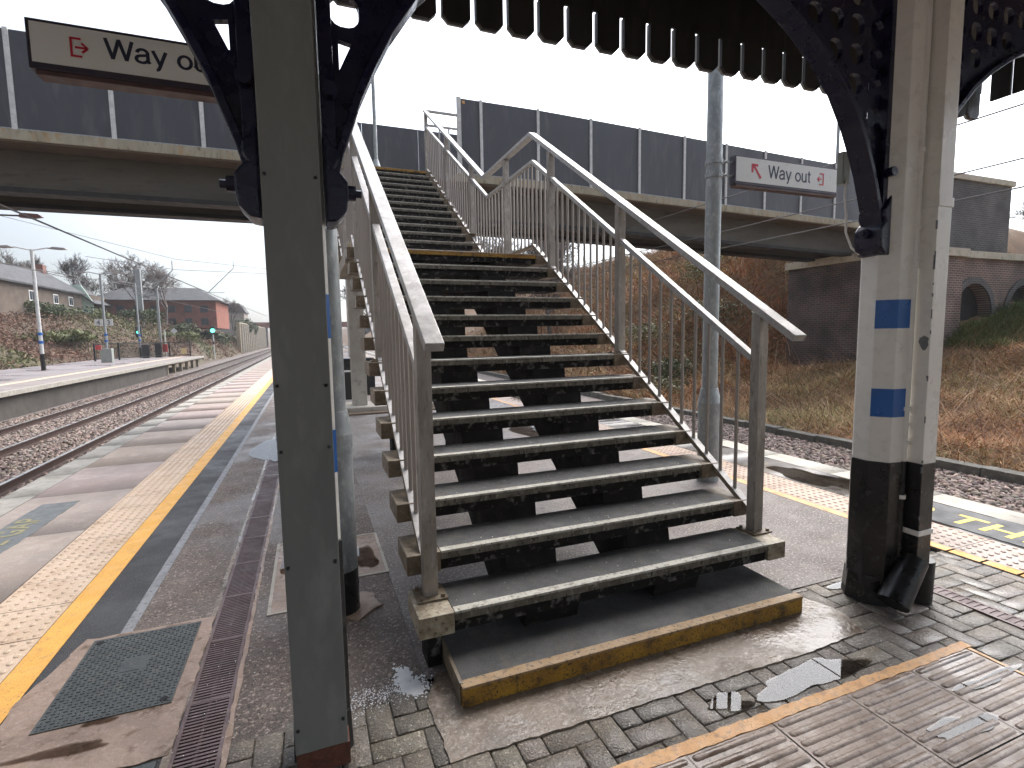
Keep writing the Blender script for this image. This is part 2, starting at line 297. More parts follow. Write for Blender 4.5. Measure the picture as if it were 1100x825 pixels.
def link(me, name, parent=None):
    o = bpy.data.objects.new(name, me); COL.objects.link(o)
    if parent: attach(o, parent)
    return o
WM = {}
def attach(o, parent):
    o.parent = parent
    # parents are created unrotated: keep world placement by undoing their location
    o.location = o.location - wloc(parent)
def wloc(o):
    v = o.location.copy(); p = o.parent
    while p: v += p.location; p = p.parent
    return v
def empty(name, loc):
    o = bpy.data.objects.new(name, None); COL.objects.link(o); o.location = loc; o.empty_display_size = .2; return o
def tag(o, label=None, cat=None, group=None, kind=None):
    if label: o['label'] = label
    if cat: o['category'] = cat
    if group: o['group'] = group
    if kind: o['kind'] = kind
    return o
def struct(o): o['kind'] = 'structure'; return o
def dup(o, loc, parent=None):
    """copy of a thing with its parts and sub-parts"""
    c = o.copy(); COL.objects.link(c)
    if parent is not None: c.parent = parent
    if loc is not None: c.location = loc
    for ch in [x for x in bpy.data.objects if x.parent == o]: dup(ch, None, c)
    return c
def npmesh(name, verts, faces, m, tint=None, parent=None):
    """verts (n,3) array, faces (k, s) array, tint per-face (k,3)"""
    me = bpy.data.meshes.new(name); nf, s_ = faces.shape
    me.vertices.add(len(verts)); me.vertices.foreach_set('co', np.ascontiguousarray(verts, dtype=np.float32).ravel())
    me.loops.add(nf * s_); me.loops.foreach_set('vertex_index', np.ascontiguousarray(faces, dtype=np.int32).ravel())
    me.polygons.add(nf); me.polygons.foreach_set('loop_start', np.arange(0, nf * s_, s_, dtype=np.int32))
    me.polygons.foreach_set('loop_total', np.full(nf, s_, dtype=np.int32))
    me.update(calc_edges=True)
    if tint is not None:
        at = me.color_attributes.new('tint', 'FLOAT_COLOR', 'CORNER')
        c = np.ones((nf, s_, 4), dtype=np.float32); c[:, :, :3] = tint[:, None, :]; at.data.foreach_set('color', c.ravel())
    me.materials.append(m)
    return link(me, name, parent)
def text(body, size, name, m, parent=None, extrude=.001, mtx=None, shear=0, spacing=1.0, bold=0.0):
    cu = bpy.data.curves.new('t', 'FONT'); cu.body = body; cu.size = size; cu.extrude = extrude; cu.shear = shear; cu.space_character = spacing; cu.offset = bold
    cu.resolution_u = 4
    to = bpy.data.objects.new('t', cu); COL.objects.link(to)
    bpy.context.view_layer.update()
    me = bpy.data.meshes.new_from_object(to.evaluated_get(bpy.context.evaluated_depsgraph_get()))
    bpy.data.objects.remove(to); bpy.data.curves.remove(cu)
    if mtx: me.transform(mtx)
    me.materials.clear(); me.materials.append(m); me.name = name
    return link(me, name, parent)

def ground_slabs(name, m, x0, x1, y0, y1, step, z=0, gap=.006, tint=.18, jit=.0, chamfer=.0):
    """one sheet of separate slabs with real joints and a tint for each"""
    vs, fs, ts = [], [], []
    y = y0
    while y < y1:
        s_ = step * (1 + random.uniform(-jit, jit)); ye = min(y + s_, y1); o = len(vs)
        dz = random.uniform(-.0015, .0015)
        vs += [(x0, y + gap / 2, z + dz), (x1, y + gap / 2, z + dz), (x1, ye - gap / 2, z + dz), (x0, ye - gap / 2, z + dz)]
        vs += [(x0, y + gap / 2, z - .03), (x1, y + gap / 2, z - .03), (x1, ye - gap / 2, z - .03), (x0, ye - gap / 2, z - .03)]
        fs += [(o, o + 1, o + 2, o + 3), (o + 4, o + 5, o + 1, o), (o + 6, o + 7, o + 3, o + 2)]
        t = 1 + random.uniform(-tint, tint); tt = (t * (1 + random.uniform(-.04, .04)), t, t * (1 + random.uniform(-.05, .05)))
        ts += [tt] * 3; y = ye
    return struct(npmesh(name, np.array(vs), np.array(fs), m, np.array(ts)))

# ------------------------------------------------------------ the setting: ground
def bandm(x0, x1, y0, y1, z=0): return MB().quad((x0, y0, z), (x1, y0, z), (x1, y1, z), (x0, y1, z))
YN, YF = -9.0, 78.0
struct(MB().box(-5.38, 2.93, YN, YF, -.95, -.031).build('platform_body', lconc))
struct(bandm(-5.3, 2.9, YN, YF, -.0305).build('joint_bed', joint))
ground_slabs('platform_edge_coping', coping, -5.52, -5.22, YN, YF, .91, z=0, gap=.008)
ground_slabs('platform_paving', slab, -5.215, -4.352, -8.495, YF, 1.305, gap=.010, tint=.02)
struct(MB().box(-5.50, -5.38, YN, YF, -.16, -.032).build('platform_edge_nib', coping))
struct(bandm(-3.80, -3.56, YN, YF).build('asphalt_strip', newtar))
struct(bandm(-3.558, -3.502, 1.26, YF).build('painted_line', greyline))
struct(bandm(-3.56, -3.10, YN, 1.26).build('asphalt_strip_near', newtar))
struct(bandm(-3.50, -3.10, 1.262, YF).build('platform_asphalt_left', tarmac))
# tarmac between the drain and the far side, leaving the block-paved area in front
struct(MB().quad((-2.915, .155, 0), (-2.11, .185, 0), (-2.11, 30, 0), (-2.915, 30, 0)).build('platform_asphalt', tarmac))
struct(MB().quad((-2.108, .26, 0), (.36, .22, 0), (1.20, .22, 0), (1.58, .30, 0), (1.58, 30, 0), (-2.108, 30, 0)).build('platform_asphalt_right', tarR))
struct(bandm(-2.915, 1.58, 30.01, YF).build('platform_asphalt_far', tarmac))
# painted lines and tactile strips
def blister(name, m, x0, x1, y0, y1, ydome):
    vs, fs, ts = [], [], []
    y = y0
    while y < y1:
        ye = min(y + .4, y1); o = len(vs); dz = random.uniform(-.001, .001)
        vs += [(x0, y + .003, dz), (x1, y + .003, dz), (x1, ye - .003, dz), (x0, ye - .003, dz)]; fs.append((o, o + 1, o + 2, o + 3))
        y = ye
    dome = [(r, z, n_) for r, z, n_ in ((.0165, 0, 0), (.0135, .004, 0), (.007, .0055, 0))]
    nx = int(round((x1 - x0) / .0667)); ny = int((ydome - y0) / .0667)
    for j in range(ny):
        cy = y0 + (j + .5) * .0667
        for i in range(nx):
            cx_ = x0 + (i + .5) * (x1 - x0) / nx; o = len(vs)
            for r, z, _ in dome:
                for k in range(8): t = 2 * PI * k / 8; vs.append((cx_ + r * math.cos(t), cy + r * math.sin(t), z + .001))
            for a_ in range(2):
                for k in range(8): fs.append((o + a_ * 8 + k, o + a_ * 8 + (k + 1) % 8, o + a_ * 8 + 8 + (k + 1) % 8, o + a_ * 8 + 8 + k))
            fs.append((o + 16, o + 17, o + 18, o + 19)); fs.append((o + 19, o + 20, o + 21, o + 16)); fs.append((o + 21, o + 22, o + 23, o + 16))
    return struct(npmesh(name, np.array(vs), np.array(fs), m))
blister('tactile_paving', tactile, -4.348, -3.946, -1.0, 62, 14)
blister('tactile_paving_right', tactileR, 1.69, 2.115, -3.0, 62, 7)
struct(bandm(-3.942, -3.804, YN, YF, 0).build('yellow_line', yellow))
struct(MB().quad((1.59, .30, 0), (1.685, .30, 0), (1.685, YF, 0), (1.59, YF, 0)).build('yellow_line_right', orange))
ym = MB()
y_ = -6.
while y_ < .29: ym.quad((1.60, y_ + .006, .001), (1.685, y_ + .006, .001), (1.685, y_ + .19, .001), (1.60, y_ + .19, .001)); y_ += .2
struct(ym.build('yellow_line_near', yellow))
ground_slabs('platform_paving_right', slabR, 2.125, 2.69, YN, YF, .9, gap=.006)
ground_slabs('platform_edge_coping_right', copingR, 2.70, 3.02, YN, YF, .91, gap=.006)

# block paving, each block a bevelled brick of its own tint, basket / herringbone at right angles
def herring(x0, x1, y0, y1, skip):
    a_, g_ = .105, .0022
    vs, fs, ts = [], [], []
    def blk_(x, y, wx, wy):
        if x < x0 - .001 or x + wx > x1 + .001 or y < y0 - .001 or y + wy > y1 + .001:
            xx0, xx1, yy0, yy1 = max(x, x0), min(x + wx, x1), max(y, y0), min(y + wy, y1)
            if xx1 - xx0 < .03 or yy1 - yy0 < .03: return
            x, y, wx, wy = xx0, yy0, xx1 - xx0, yy1 - yy0
        if skip(x + wx / 2, y + wy / 2): return
        dz = random.gauss(0, .0012); tx, ty = random.gauss(0, .004), random.gauss(0, .004)
        o = len(vs); b_ = .005
        for (i0, zz) in ((g_, -.018), (g_, -.004), (g_ + b_, 0.)):
            for (px, py) in ((x + i0, y + i0), (x + wx - i0, y + i0), (x + wx - i0, y + wy - i0), (x + i0, y + wy - i0)):
                vs.append((px, py, zz + dz + tx * (px - x) + ty * (py - y)))
        fs.append((o + 8, o + 9, o + 10, o + 11))
        for k in range(4):
            fs.append((o + k, o + (k + 1) % 4, o + 4 + (k + 1) % 4, o + 4 + k)); fs.append((o + 4 + k, o + 4 + (k + 1) % 4, o + 8 + (k + 1) % 4, o + 8 + k))
        t = random.choice((.8, .95, 1., 1.1, 1.25)) * random.uniform(.9, 1.1); ts.extend([(t * random.uniform(.97, 1.06), t, t * random.uniform(.92, 1.02))] * 9)
    n0 = int((x1 - x0) / a_) + 6; n1 = int((y1 - y0) / a_) + 6
    for j in range(-4, n1):
        for i in range(-4, n0):
            k = (i - j) % 4
            if k == 0: blk_(x0 + i * a_, y0 + j * a_, 2 * a_, a_)
            if (i - j) % 4 == 3: blk_(x0 + i * a_, y0 + j * a_, a_, 2 * a_)
    return vs, fs, ts
def skipf(x, y):
    if x > -1.93 and x < .30 and y < -.68: return True
    if -1.98 < x < .0 and y > -.10: return True
    return False
vs, fs, ts = herring(-2.91, 1.58, -3.6, .22, skipf)
struct(bandm(-2.91, 1.58, -3.6, .22, -.0075).build('joint_sand', joint))
struct(npmesh('block_paving', np.array(vs), np.array(fs), paver, np.array(ts)))
# ragged concrete pad under the stair foot
def ragged(name, pts, m, z, amp=.012, step=.05, h=.012):
    out = []
    for i in range(len(pts)):
        p, q = Vector((*pts[i], 0)), Vector((*pts[(i + 1) % len(pts)], 0)); n_ = max(1, int((q - p).length / step))
        for k in range(n_):
            c = p.lerp(q, k / n_); out.append((c.x + random.uniform(-amp, amp), c.y + random.uniform(-amp, amp)))
    return MB().prism(out, z - h, z).build(name, m)
struct(ragged('stair_foot_pad', [(-2.115, -.245), (-1.2, -.262), (-.3, -.272), (.10, -.255), (.17, -.06), (.06, .24), (-2.06, .27), (-2.13, .1)], pad, .007, amp=.005, step=.035))
# warning paving with raised bars
vs, fs = [], []
def bar(x0, x1, y, w_=.030, h=.006):
    o = len(vs); r = w_ / 2
    prof = [(0, 1.0), (.004, .72), (h, .4)]
    ring = []
    for z, s_ in prof:
        hw = r * s_; ll = []
        for t in range(9): an = PI / 2 + PI * t / 8; ll.append((x0 + r + math.cos(an) * hw, y + math.sin(an) * hw, z))
        for t in range(9): an = -PI / 2 + PI * t / 8; ll.append((x1 - r + math.cos(an) * hw, y + math.sin(an) * hw, z))
        ring.append(ll)
    for ll in ring: vs.extend(ll)
    n_ = 18
    for a_ in range(2):
        for k in range(n_): fs.append((o + a_ * n_ + k, o + a_ * n_ + (k + 1) % n_, o + (a_ + 1) * n_ + (k + 1) % n_, o + (a_ + 1) * n_ + k))
    for k in range(8): fs.append((o + 2 * n_ + k, o + 2 * n_ + k + 1, o + 2 * n_ + 16 - k, o + 2 * n_ + 17 - k))
for i in range(-2, 5):
    tx1 = .405 - .425 * i; tx0 = tx1 - .425
    for j in range(0, 7):
        ty1 = -.545 - .415 * j; ty0 = ty1 - .415; o = len(vs)
        if i < 0: continue
        dz = random.uniform(-.001, .001)
        vs.extend([(tx0 + .003, ty0 + .003, dz), (tx1 - .003, ty0 + .003, dz), (tx1 - .003, ty1 - .003, dz), (tx0 + .003, ty1 - .003, dz)]); fs.append((o, o + 1, o + 2, o + 3))
        for k in range(8): bar(tx0 + .012, tx1 - .012, ty1 - .415 * (k + .5) / 8)
struct(npmesh('corduroy_paving', np.array(vs) + np.array([0, 0, .0045]), np.array(fs), cord))
struct(ragged('orange_border', [(-1.95, -.545), (.45, -.548), (.45, -.502), (-1.95, -.487)], orange, .0068, amp=.004, step=.03, h=.006))
struct(ragged('orange_border_side', [(.408, -3.5), (.428, -3.5), (.428, -.549), (.408, -.549)], orange, .0068, amp=.002, step=.05, h=.006))
# right-hand channel drain (flush slots)
dm = MB().box(.865, .98, -6, .1, -.03, .0035); struct(dm.build('drain_channel_right', drain_m))
dm = MB(); y_ = -5.98
while y_ < .08: dm.box(.885, .96, y_, y_ + .018, .0035, .007); y_ += .036
dm.box(.865, .883, -6, .1, .0036, .0072); dm.box(.962, .98, -6, .1, .0036, .0072)
struct(dm.build('drain_bars_right', drain_m))
# left-hand channel drain
struct(MB().box(-3.098, -2.917, -1, YF, -.03, -.02).build('drain_channel', black))
dm = MB().box(-3.098, -3.082, -1, 40, -.02, .002).box(-2.933, -2.917, -1, 40, -.02, .002)
y_ = -1.0; k = 0
while y_ < 16:
    dm.box(-3.082, -2.933, y_, y_ + .011, -.016, -.001) if k % 25 else dm.box(-3.082, -2.933, y_ - .012, y_ + .011, -.016, .0)
    y_ += .020; k += 1
dm.box(-3.082, -2.933, 16, 40, -.02, -.004)
dm.box(-3.015, -3.003, -1, 16, -.018, -.004)
struct(dm.build('drain_grate_bars', drain_m))
struct(MB().box(-3.098, -2.917, 40, YF, -.02, 0).build('drain_far', drain_m))
struct(ragged('drain_mortar_edge', [(-2.916, -1), (-2.893, -1), (-2.896, 1.0), (-2.900, 7), (-2.916, 7)], mortar, .003, amp=.004, step=.05, h=.006))
struct(ragged('drain_mortar_edge_left', [(-3.125, -1), (-3.100, -1), (-3.100, 12), (-3.118, 12), (-3.125, 5)], pad, .003, amp=.006, step=.06, h=.006))
# stains and patches on the left tarmac
struct(ragged('painted_patch_left', [(-5.07, 2.55), (-4.80, 2.55), (-4.74, 3.1), (-4.72, 4.25), (-5.02, 4.25)], greypatch, .0028, amp=.006, h=.004))
struct(ragged('painted_patch_right', [(2.16, -1.4), (2.66, -1.4), (2.66, 1.08), (2.16, 1.08)], blackpatch, .0042, amp=.006, h=.004))
def flat_text(body, size, loc, ang, m, name, sx=1.0, **kw):
    mt = Matrix.Translation(loc) @ Matrix.Rotation(ang, 4, 'Z') @ Matrix.Diagonal((sx, 1, 1, 1))
    o = text(body, size, name, m, extrude=.0006, mtx=mt, **kw); return struct(o)
flat_text('D THE GAP', .36, (2.26, .985, .0056), -PI / 2, yletter, 'platform_lettering', sx=.95, bold=.006, spacing=1.12)
flat_text('MIND THE GAP', .25, (-4.83, 2.02, .0046), PI / 2, fadedletter, 'platform_lettering_left', sx=.95, bold=.004, spacing=1.1)

# left platform: manhole in mortar surround
mh = empty('manhole_cover', (-3.4, .9, 0)); tag(mh, 'rectangular cast iron cover with raised chequer pattern set in smeared mortar by the left drain', 'manhole cover')
ragged('mortar_surround', [(-3.80, .20), (-3.102, .20), (-3.102, 1.26), (-3.70, 1.26), (-3.80, .8)], mortar, .006, amp=.008).__setattr__('name', 'mortar_surround')
ms = bpy.data.objects['mortar_surround']; attach(ms, mh)
MB().box(-3.655, -3.165, .53, 1.225, .0065, .010).build('cover_plate', iron, mh)
cp = MB()
for i in range(22):
    for j in range(31):
        x = -3.645 + i * .0218; y = .54 + j * .0220
        if -3.46 < x < -3.36 and .83 < y < .96: continue
        if (i + j) % 2: cp.box(x, x + .016, y + .004, y + .010, .0095, .0125)
        else: cp.box(x + .005, x + .011, y, y + .016, .0095, .0125)
cp.build('raised_pattern', iron, mh)
cp = MB().box(-3.455, -3.365, .855, .93, .0095, .0115); cp.build('name_plate', iron, mh)
cp = MB(); cp.tube((-3.62, 1.19, .0097), (-3.62, 1.19, .0128), .016, n=12); cp.build('lifting_hole', black, mh); MB().tube((-3.20, .565, .0097), (-3.20, .565, .0128), .016, n=12).build('lifting_hole', black, mh)
# next cover below (edge of the frame)
mh2 = empty('manhole_cover', (-3.4, .1, 0)); tag(mh2, 'dark plain service cover at the lower edge of the picture, left of the drain', 'manhole cover')
MB().box(-3.62, -3.14, -.6, .185, -.01, .0065).build('cover_plate', iron, mh2, bevel=.002)
# small access hatches in the tarmac beside the grey column
for nm, (x0, x1, y0, y1), lb in (('access_hatch', (-2.52, -2.10, 1.44, 2.19), 'shallow square hatch frame holding rainwater between the grey column and the stairs'),
                                 ('access_hatch', (-2.83, -2.62, 1.15, 2.25), 'narrow pale edged hatch frame left of the grey column beside the drain')):
    ah = empty(nm, ((x0 + x1) / 2, (y0 + y1) / 2, 0)); tag(ah, lb, 'hatch')
    MB().box(x0 + .02, x1 - .02, y0 + .02, y1 - .02, -.004, .003).build('infill', mortar, ah)
    MB().box(x0, x1, y0, y0 + .02, -.004, .006).box(x0, x1, y1 - .02, y1, -.004, .006).box(x0, x0 + .02, y0 + .02, y1 - .02, -.004, .006).box(x1 - .02, x1, y0 + .02, y1 - .02, -.004, .006).build('frame', lconc, ah)

def puddle(cx_, cy, rx, ry, z=.0045, seed=0, n=44):
    rr = random.Random(seed); ph = [rr.uniform(0, 6.28) for _ in range(5)]
    pts = []
    for i in range(n):
        t = 2 * PI * i / n; r = 1 + .22 * math.sin(2 * t + ph[0]) + .16 * math.sin(3 * t + ph[1]) + .10 * math.sin(5 * t + ph[2]) + .05 * math.sin(9 * t + ph[3])
        pts.append((cx_ + rx * r * math.cos(t), cy + ry * r * math.sin(t), z))
    o = MB().quad(*pts).build('puddle', mw)
    if o.data.polygons[0].normal.z < 0: o.data.flip_normals()
    o['kind'] = 'structure'; return o
puddle(-.46, -.40, .27, .085, z=.0052, seed=3); puddle(-.93, -.39, .10, .05, z=.0048, seed=5)
puddle(-.2, -.85, .16, .05, z=.0082, seed=9); puddle(.22, -.72, .2, .03, z=.0082, seed=4)
puddle(2.42, 1.85, .22, .55, z=.0045, seed=12); puddle(-2.25, 1.75, .09, .22, z=.0075, seed=13); puddle(.62, .15, .2, .06, z=.0045, seed=14)
puddle(-2.62, 2.9, .12, .55, z=.004, seed=15); puddle(-3.42, .52, .05, .03, z=.009, seed=16); puddle(-3.5, .38, .16, .03, z=.009, seed=17); puddle(-2.72, 1.9, .05, .3, z=.0045, seed=18)
puddle(-3.0, 6.2, .25, 1.2, z=.0045, seed=21); puddle(-2.5, 9.5, .3, 1.2, z=.004, seed=22); puddle(1.0, 5.5, .5, 1.4, z=.004, seed=23)
# spilled grit salt beside the first step and fine specks over the paving
def specks(name, n, cx_, cy, sx, sy, smin, smax, z, seed, uniform=False, m=salt_m):
    r = np.random.default_rng(seed)
    if uniform: px = r.uniform(cx_ - sx, cx_ + sx, n); py = r.uniform(cy - sy, cy + sy, n)
    else: px = r.normal(cx_, sx, n); py = r.normal(cy, sy, n)
    s_ = r.uniform(smin, smax, n); a_ = r.uniform(0, 6.28, n)
    base = np.array([(-1, -.6, 0), (1, -.7, 0), (.8, .7, 0), (-.7, .8, 0), (0, 0, 1.0)])
    v = base[None] * s_[:, None, None]; ca, sa = np.cos(a_)[:, None], np.sin(a_)[:, None]
    x = v[:, :, 0] * ca - v[:, :, 1] * sa + px[:, None]; y = v[:, :, 0] * sa + v[:, :, 1] * ca + py[:, None]; zz = v[:, :, 2] + z
    V = np.stack([x, y, zz], 2).reshape(-1, 3); f0 = np.array([(0, 1, 4), (1, 2, 4), (2, 3, 4), (3, 0, 4)])
    Fc = (f0[None] + (np.arange(n) * 5)[:, None, None]).reshape(-1, 3)
    return npmesh(name, V, Fc, m)
g1 = specks('grit_salt', 520, -2.165, .235, .030, .030, .003, .008, .001, 1); tag(g1, kind='stuff', label='heap of white grit salt spilled beside the foot of the stairs', cat='grit')
g4 = specks('grit_lumps', 300, -2.195, .315, .017, .035, .003, .009, .002, 8); tag(g4, kind='stuff', label='upper lobe of the white grit heap by the stair foot', cat='grit')
g2 = specks('scattered_grit', 700, -2.33, .23, .12, .045, .001, .0038, .001, 2); tag(g2, kind='stuff', label='scattered white grains on the tarmac left of the stair foot', cat='grit')
g3 = specks('loose_grit', 1100, -1.6, .0, 1.5, 1.2, .001, .0028, .001, 3, True); tag(g3, kind='stuff', label='fine pale grit sprinkled over the paving', cat='grit')

# ------------------------------------------------------------ track beds, rails, embankments
ZB = -.93
struct(MB().quad((-12.2, -30, ZB), (-5.3, -30, ZB), (-5.3, 400, ZB), (-12.2, 400, ZB)).build('ballast_left', ballast_m))
struct(MB().quad((-5.3, YF + .1, ZB), (2.9, YF + .1, ZB), (2.9, 400, ZB), (-5.3, 400, ZB)).build('ballast_far', ballast_m))
struct(MB().quad((2.9, -30, ZB), (7.75, -30, ZB), (7.75, 400, ZB), (2.9, 400, ZB)).build('ballast_right', ballast_m))
def stones(name, n, x0, x1, y0, y1, bias, z, seed, smin=.022, smax=.042):
    r = np.random.default_rng(seed)
    px = r.uniform(x0, x1, n); py = y0 + (y1 - y0) * r.uniform(0, 1, n) ** bias
    base = np.array([(-1, -1, -1), (1, -1, -1), (1, 1, -1), (-1, 1, -1), (-1, -1, 1), (1, -1, 1), (1, 1, 1), (-1, 1, 1)], float)
    v = base[None] * r.uniform(.55, 1.15, (n, 8, 3)) * r.uniform(smin, smax, n)[:, None, None]
    th = r.uniform(0, 2 * PI, (n, 3)); c, s_ = np.cos(th), np.sin(th)
    Rz = np.zeros((n, 3, 3)); Rz[:, 0, 0] = c[:, 0]; Rz[:, 0, 1] = -s_[:, 0]; Rz[:, 1, 0] = s_[:, 0]; Rz[:, 1, 1] = c[:, 0]; Rz[:, 2, 2] = 1
    Rx = np.zeros((n, 3, 3)); Rx[:, 1, 1] = c[:, 1]; Rx[:, 1, 2] = -s_[:, 1]; Rx[:, 2, 1] = s_[:, 1]; Rx[:, 2, 2] = c[:, 1]; Rx[:, 0, 0] = 1
    v = np.einsum('nij,nkj->nki', Rz @ Rx, v); v[:, :, 0] += px[:, None]; v[:, :, 1] += py[:, None]; v[:, :, 2] += z + r.uniform(0, .02, n)[:, None]
    f0 = np.array([(0, 3, 2, 1), (4, 5, 6, 7), (0, 1, 5, 4), (1, 2, 6, 5), (2, 3, 7, 6), (3, 0, 4, 7)])
    Fc = (f0[None] + (np.arange(n) * 8)[:, None, None]).reshape(-1, 4)
    t = r.uniform(.45, 1.5, n)[:, None] * np.array([1.0, .90, .84]) * 1.1 * r.uniform(.93, 1.07, (n, 3))
    return npmesh(name, v.reshape(-1, 3), Fc, stone_m, np.repeat(t, 6, 0))
s_ = stones('ballast_stones', 42000, -11.4, -5.9, 3.0, 40, 1.9, ZB + .015, 5); tag(s_, kind='stuff', label='pale brown ballast stones between the left-hand rails', cat='ballast')
s_ = stones('ballast_stones', 9000, 5.6, 7.7, -1.5, 12, 1.0, ZB + .015, 6, .02, .045); tag(s_, kind='stuff', label='pinkish ballast stones beyond the right platform edge', cat='ballast')
def rail(x, y0=-20, y1=380):
    z0 = ZB + .05
    prof = [(-.07, 0), (.07, 0), (.07, .012), (.012, .03), (.012, .115), (.036, .13), (.036, .1585), (-.036, .1585), (-.036, .13), (-.012, .115), (-.012, .03), (-.07, .012)]
    b = MB().prism([(x + p[0], z0 + p[1]) for p in prof], y0, y1, 'y')
    return b, MB().box(x - .032, x + .032, y0, y1, z0 + .159, z0 + .1605)
for nm, xs in (('railway_track', (-5.87, -7.30)), ('railway_track', (-8.80, -10.235)), ('railway_track', (3.62, 5.055))):
    tr_ = empty(nm, (sum(xs) / 2, 10, ZB)); tr_['kind'] = 'structure'
    for x in xs:
        b, t = rail(x); ro = b.build('rail', railrust, tr_); t.build('rail_head', railtop, ro)
    sb = MB(); y_ = -10.
    cx_ = sum(xs) / 2
    while y_ < 130: sb.box(cx_ - 1.25, cx_ + 1.25, y_, y_ + .26, ZB - .1, ZB + .042); y_ += .65
    so_ = sb.build('sleepers', sleeper, tr_); so_['kind'] = 'stuff'

def vnoise(x, y, s_, seed=0):
    """smooth value noise on numpy arrays"""
    r = np.random.default_rng(seed); G = r.uniform(-1, 1, (64, 64)); X = x / s_ + 17.3; Y = y / s_ + 9.1
    i = np.floor(X).astype(int); j = np.floor(Y).astype(int); fx = X - i; fy = Y - j
    fx = fx * fx * (3 - 2 * fx); fy = fy * fy * (3 - 2 * fy)
    g = lambda a_, b_: G[a_ % 64, b_ % 64]
    return (g(i, j) * (1 - fx) + g(i + 1, j) * fx) * (1 - fy) + (g(i, j + 1) * (1 - fx) + g(i + 1, j + 1) * fx) * fy
def sm(t): t = np.clip(t, 0, 1); return t * t * (3 - 2 * t)
def h_right(x, y):
    d = x - 7.85
    near = np.clip(d, 0, None) * .19 + sm((y - 5.5) / 4) * sm((x - 13) / 8) * .8
    far = np.clip(d, 0, None) * .62
    near = np.minimum(near, 3.2); far = np.minimum(far, 8.3 + .25 * vnoise(x, y, 9, 2))
    b = sm((y - 12.2) / 4.5)
    h = near * (1 - b) + far * b
    return -.93 + h + sm(d / 2) * (.26 * vnoise(x, y, 1.1, 3) + .36 * vnoise(x, y, 3.3, 4))
def h_left(x, y):
    x0 = np.interp(y, [-30, 49, 58, 75, 400], [-18.9, -18.9, -14.5, -12.6, -12.2])
    d = np.clip(x0 - x, 0, None)
    top = np.interp(y, [-30, 45, 60, 80, 130, 160, 400], [4.3, 3.7, 3.5, 3.4, 3.2, 4.4, 5])
    h = np.minimum(d * .40, top) - .93 * sm(((x - x0) + 1) / 1) - .1 * (x < x0)
    h = np.where(x < x0, h - .0 + np.where(y > 52, -.8 * (1 - sm(d / 2)), 0), -.95)
    return h + sm(d / 2) * (.22 * vnoise(x, y, 2.1, 5) + .4 * vnoise(x, y, 7, 6))
def terrain(name, hf, xs, ys, m):
    X, Y = np.meshgrid(xs, ys); Z = hf(X, Y); V = np.stack([X, Y, Z], 2).reshape(-1, 3); nx, ny = len(xs), len(ys)
    i, j = np.meshgrid(np.arange(nx - 1), np.arange(ny - 1)); a_ = (j * nx + i).ravel()
    Fc = np.stack([a_, a_ + 1, a_ + nx + 1, a_ + nx], 1)
    o = npmesh(name, V, Fc, m); 
    for p in o.data.polygons: p.use_smooth = True
    return struct(o)
xs = np.concatenate([np.arange(7.7, 24, .35), np.arange(24, 60, 1.5), np.arange(60, 400, 20)])
ys = np.concatenate([np.arange(-12, 30, .35), np.arange(30, 90, 1.5), np.arange(90, 420, 15)])
terrain('embankment_right', h_right, xs, ys, earth)
xs = -np.concatenate([np.arange(12.0, 34, .6), np.arange(34, 70, 2.5), np.arange(70, 420, 20)])[::-1]
ys = np.concatenate([np.arange(-20, 30, 2.), np.arange(30, 100, .8), np.arange(100, 420, 10)])
terrain('embankment_left', h_left, xs, ys, farearth)
struct(MB().quad((-1500, -1500, -1.4), (1500, -1500, -1.4), (1500, 1500, -1.4), (-1500, 1500, -1.4)).build('ground', farearth))
# concrete kerb trough along the foot of the right embankment
km = MB(); y_ = -9.
while y_ < 40: km.box(7.62, 7.88, y_, y_ + .985, -.98, -.74 + random.uniform(-.015, .015)); y_ += 1.0
tag(km.build('cable_trough', mat('mossy_kerb', (.13, .12, .10), (.09, .085, .07), (.2, .19, .16), rough=(.7, .9), scale=5, bump=.4), bevel=.012), 'low grey concrete trough kerb along the foot of the bracken bank', 'kerb')

# ---- dry bracken, grass: arching blades on the banks
def blades(name, n, xr, yr, hf, L_, W_, cols, m, seed, lean=.9, dens=None, z0=0, thr=-9, nscale=2.0, yb=1.0, tilt=(.5, 1.45)):
    r = np.random.default_rng(seed)
    x = r.uniform(*xr, n); y = yr[0] + (yr[1] - yr[0]) * r.uniform(0, 1, n) ** yb
    if dens: k = dens(x, y, r); x, y = x[k], y[k]
    n = len(x); z = hf(x, y) + z0
    a_ = r.uniform(0, 2 * PI, n); ln = r.uniform(*L_, n); wd = r.uniform(*W_, n); le = r.uniform(.25, 1., n) * lean
    tl = r.uniform(tilt[0], tilt[1], n); ct_, st_ = np.cos(tl), np.sin(tl)
    dx, dy = np.cos(a_), np.sin(a_); sx, sy = -dy, dx
    segs = 4; V = np.zeros((n, (segs) * 2, 3))
    for i in range(segs):
        t = i / (segs - 1); up = ln * (t * ct_ - .35 * le * t * t * ct_); out = ln * (t * st_ + le * t * t * .6); ww = wd * (1 - t * .8)
        for s2, sg in ((0, -1), (1, 1)):
            V[:, i * 2 + s2, 0] = x + dx * out + sx * ww * sg; V[:, i * 2 + s2, 1] = y + dy * out + sy * ww * sg; V[:, i * 2 + s2, 2] = z + up
    f0 = np.array([(0, 1, 3, 2), (2, 3, 5, 4), (4, 5, 7, 6)]); Fc = (f0[None] + (np.arange(n) * 8)[:, None, None]).reshape(-1, 4)
    cols = np.array(cols); ci = (vnoise(x, y, nscale, seed + 1) * .5 + .5 + r.normal(0, .22, n)) * len(cols); ci = np.clip(ci.astype(int), 0, len(cols) - 1)
    t = cols[ci] * r.uniform(.6, 1.35, n)[:, None] * 1.25
    return npmesh(name, V.reshape(-1, 3), Fc, m, np.repeat(t, 3, 0))
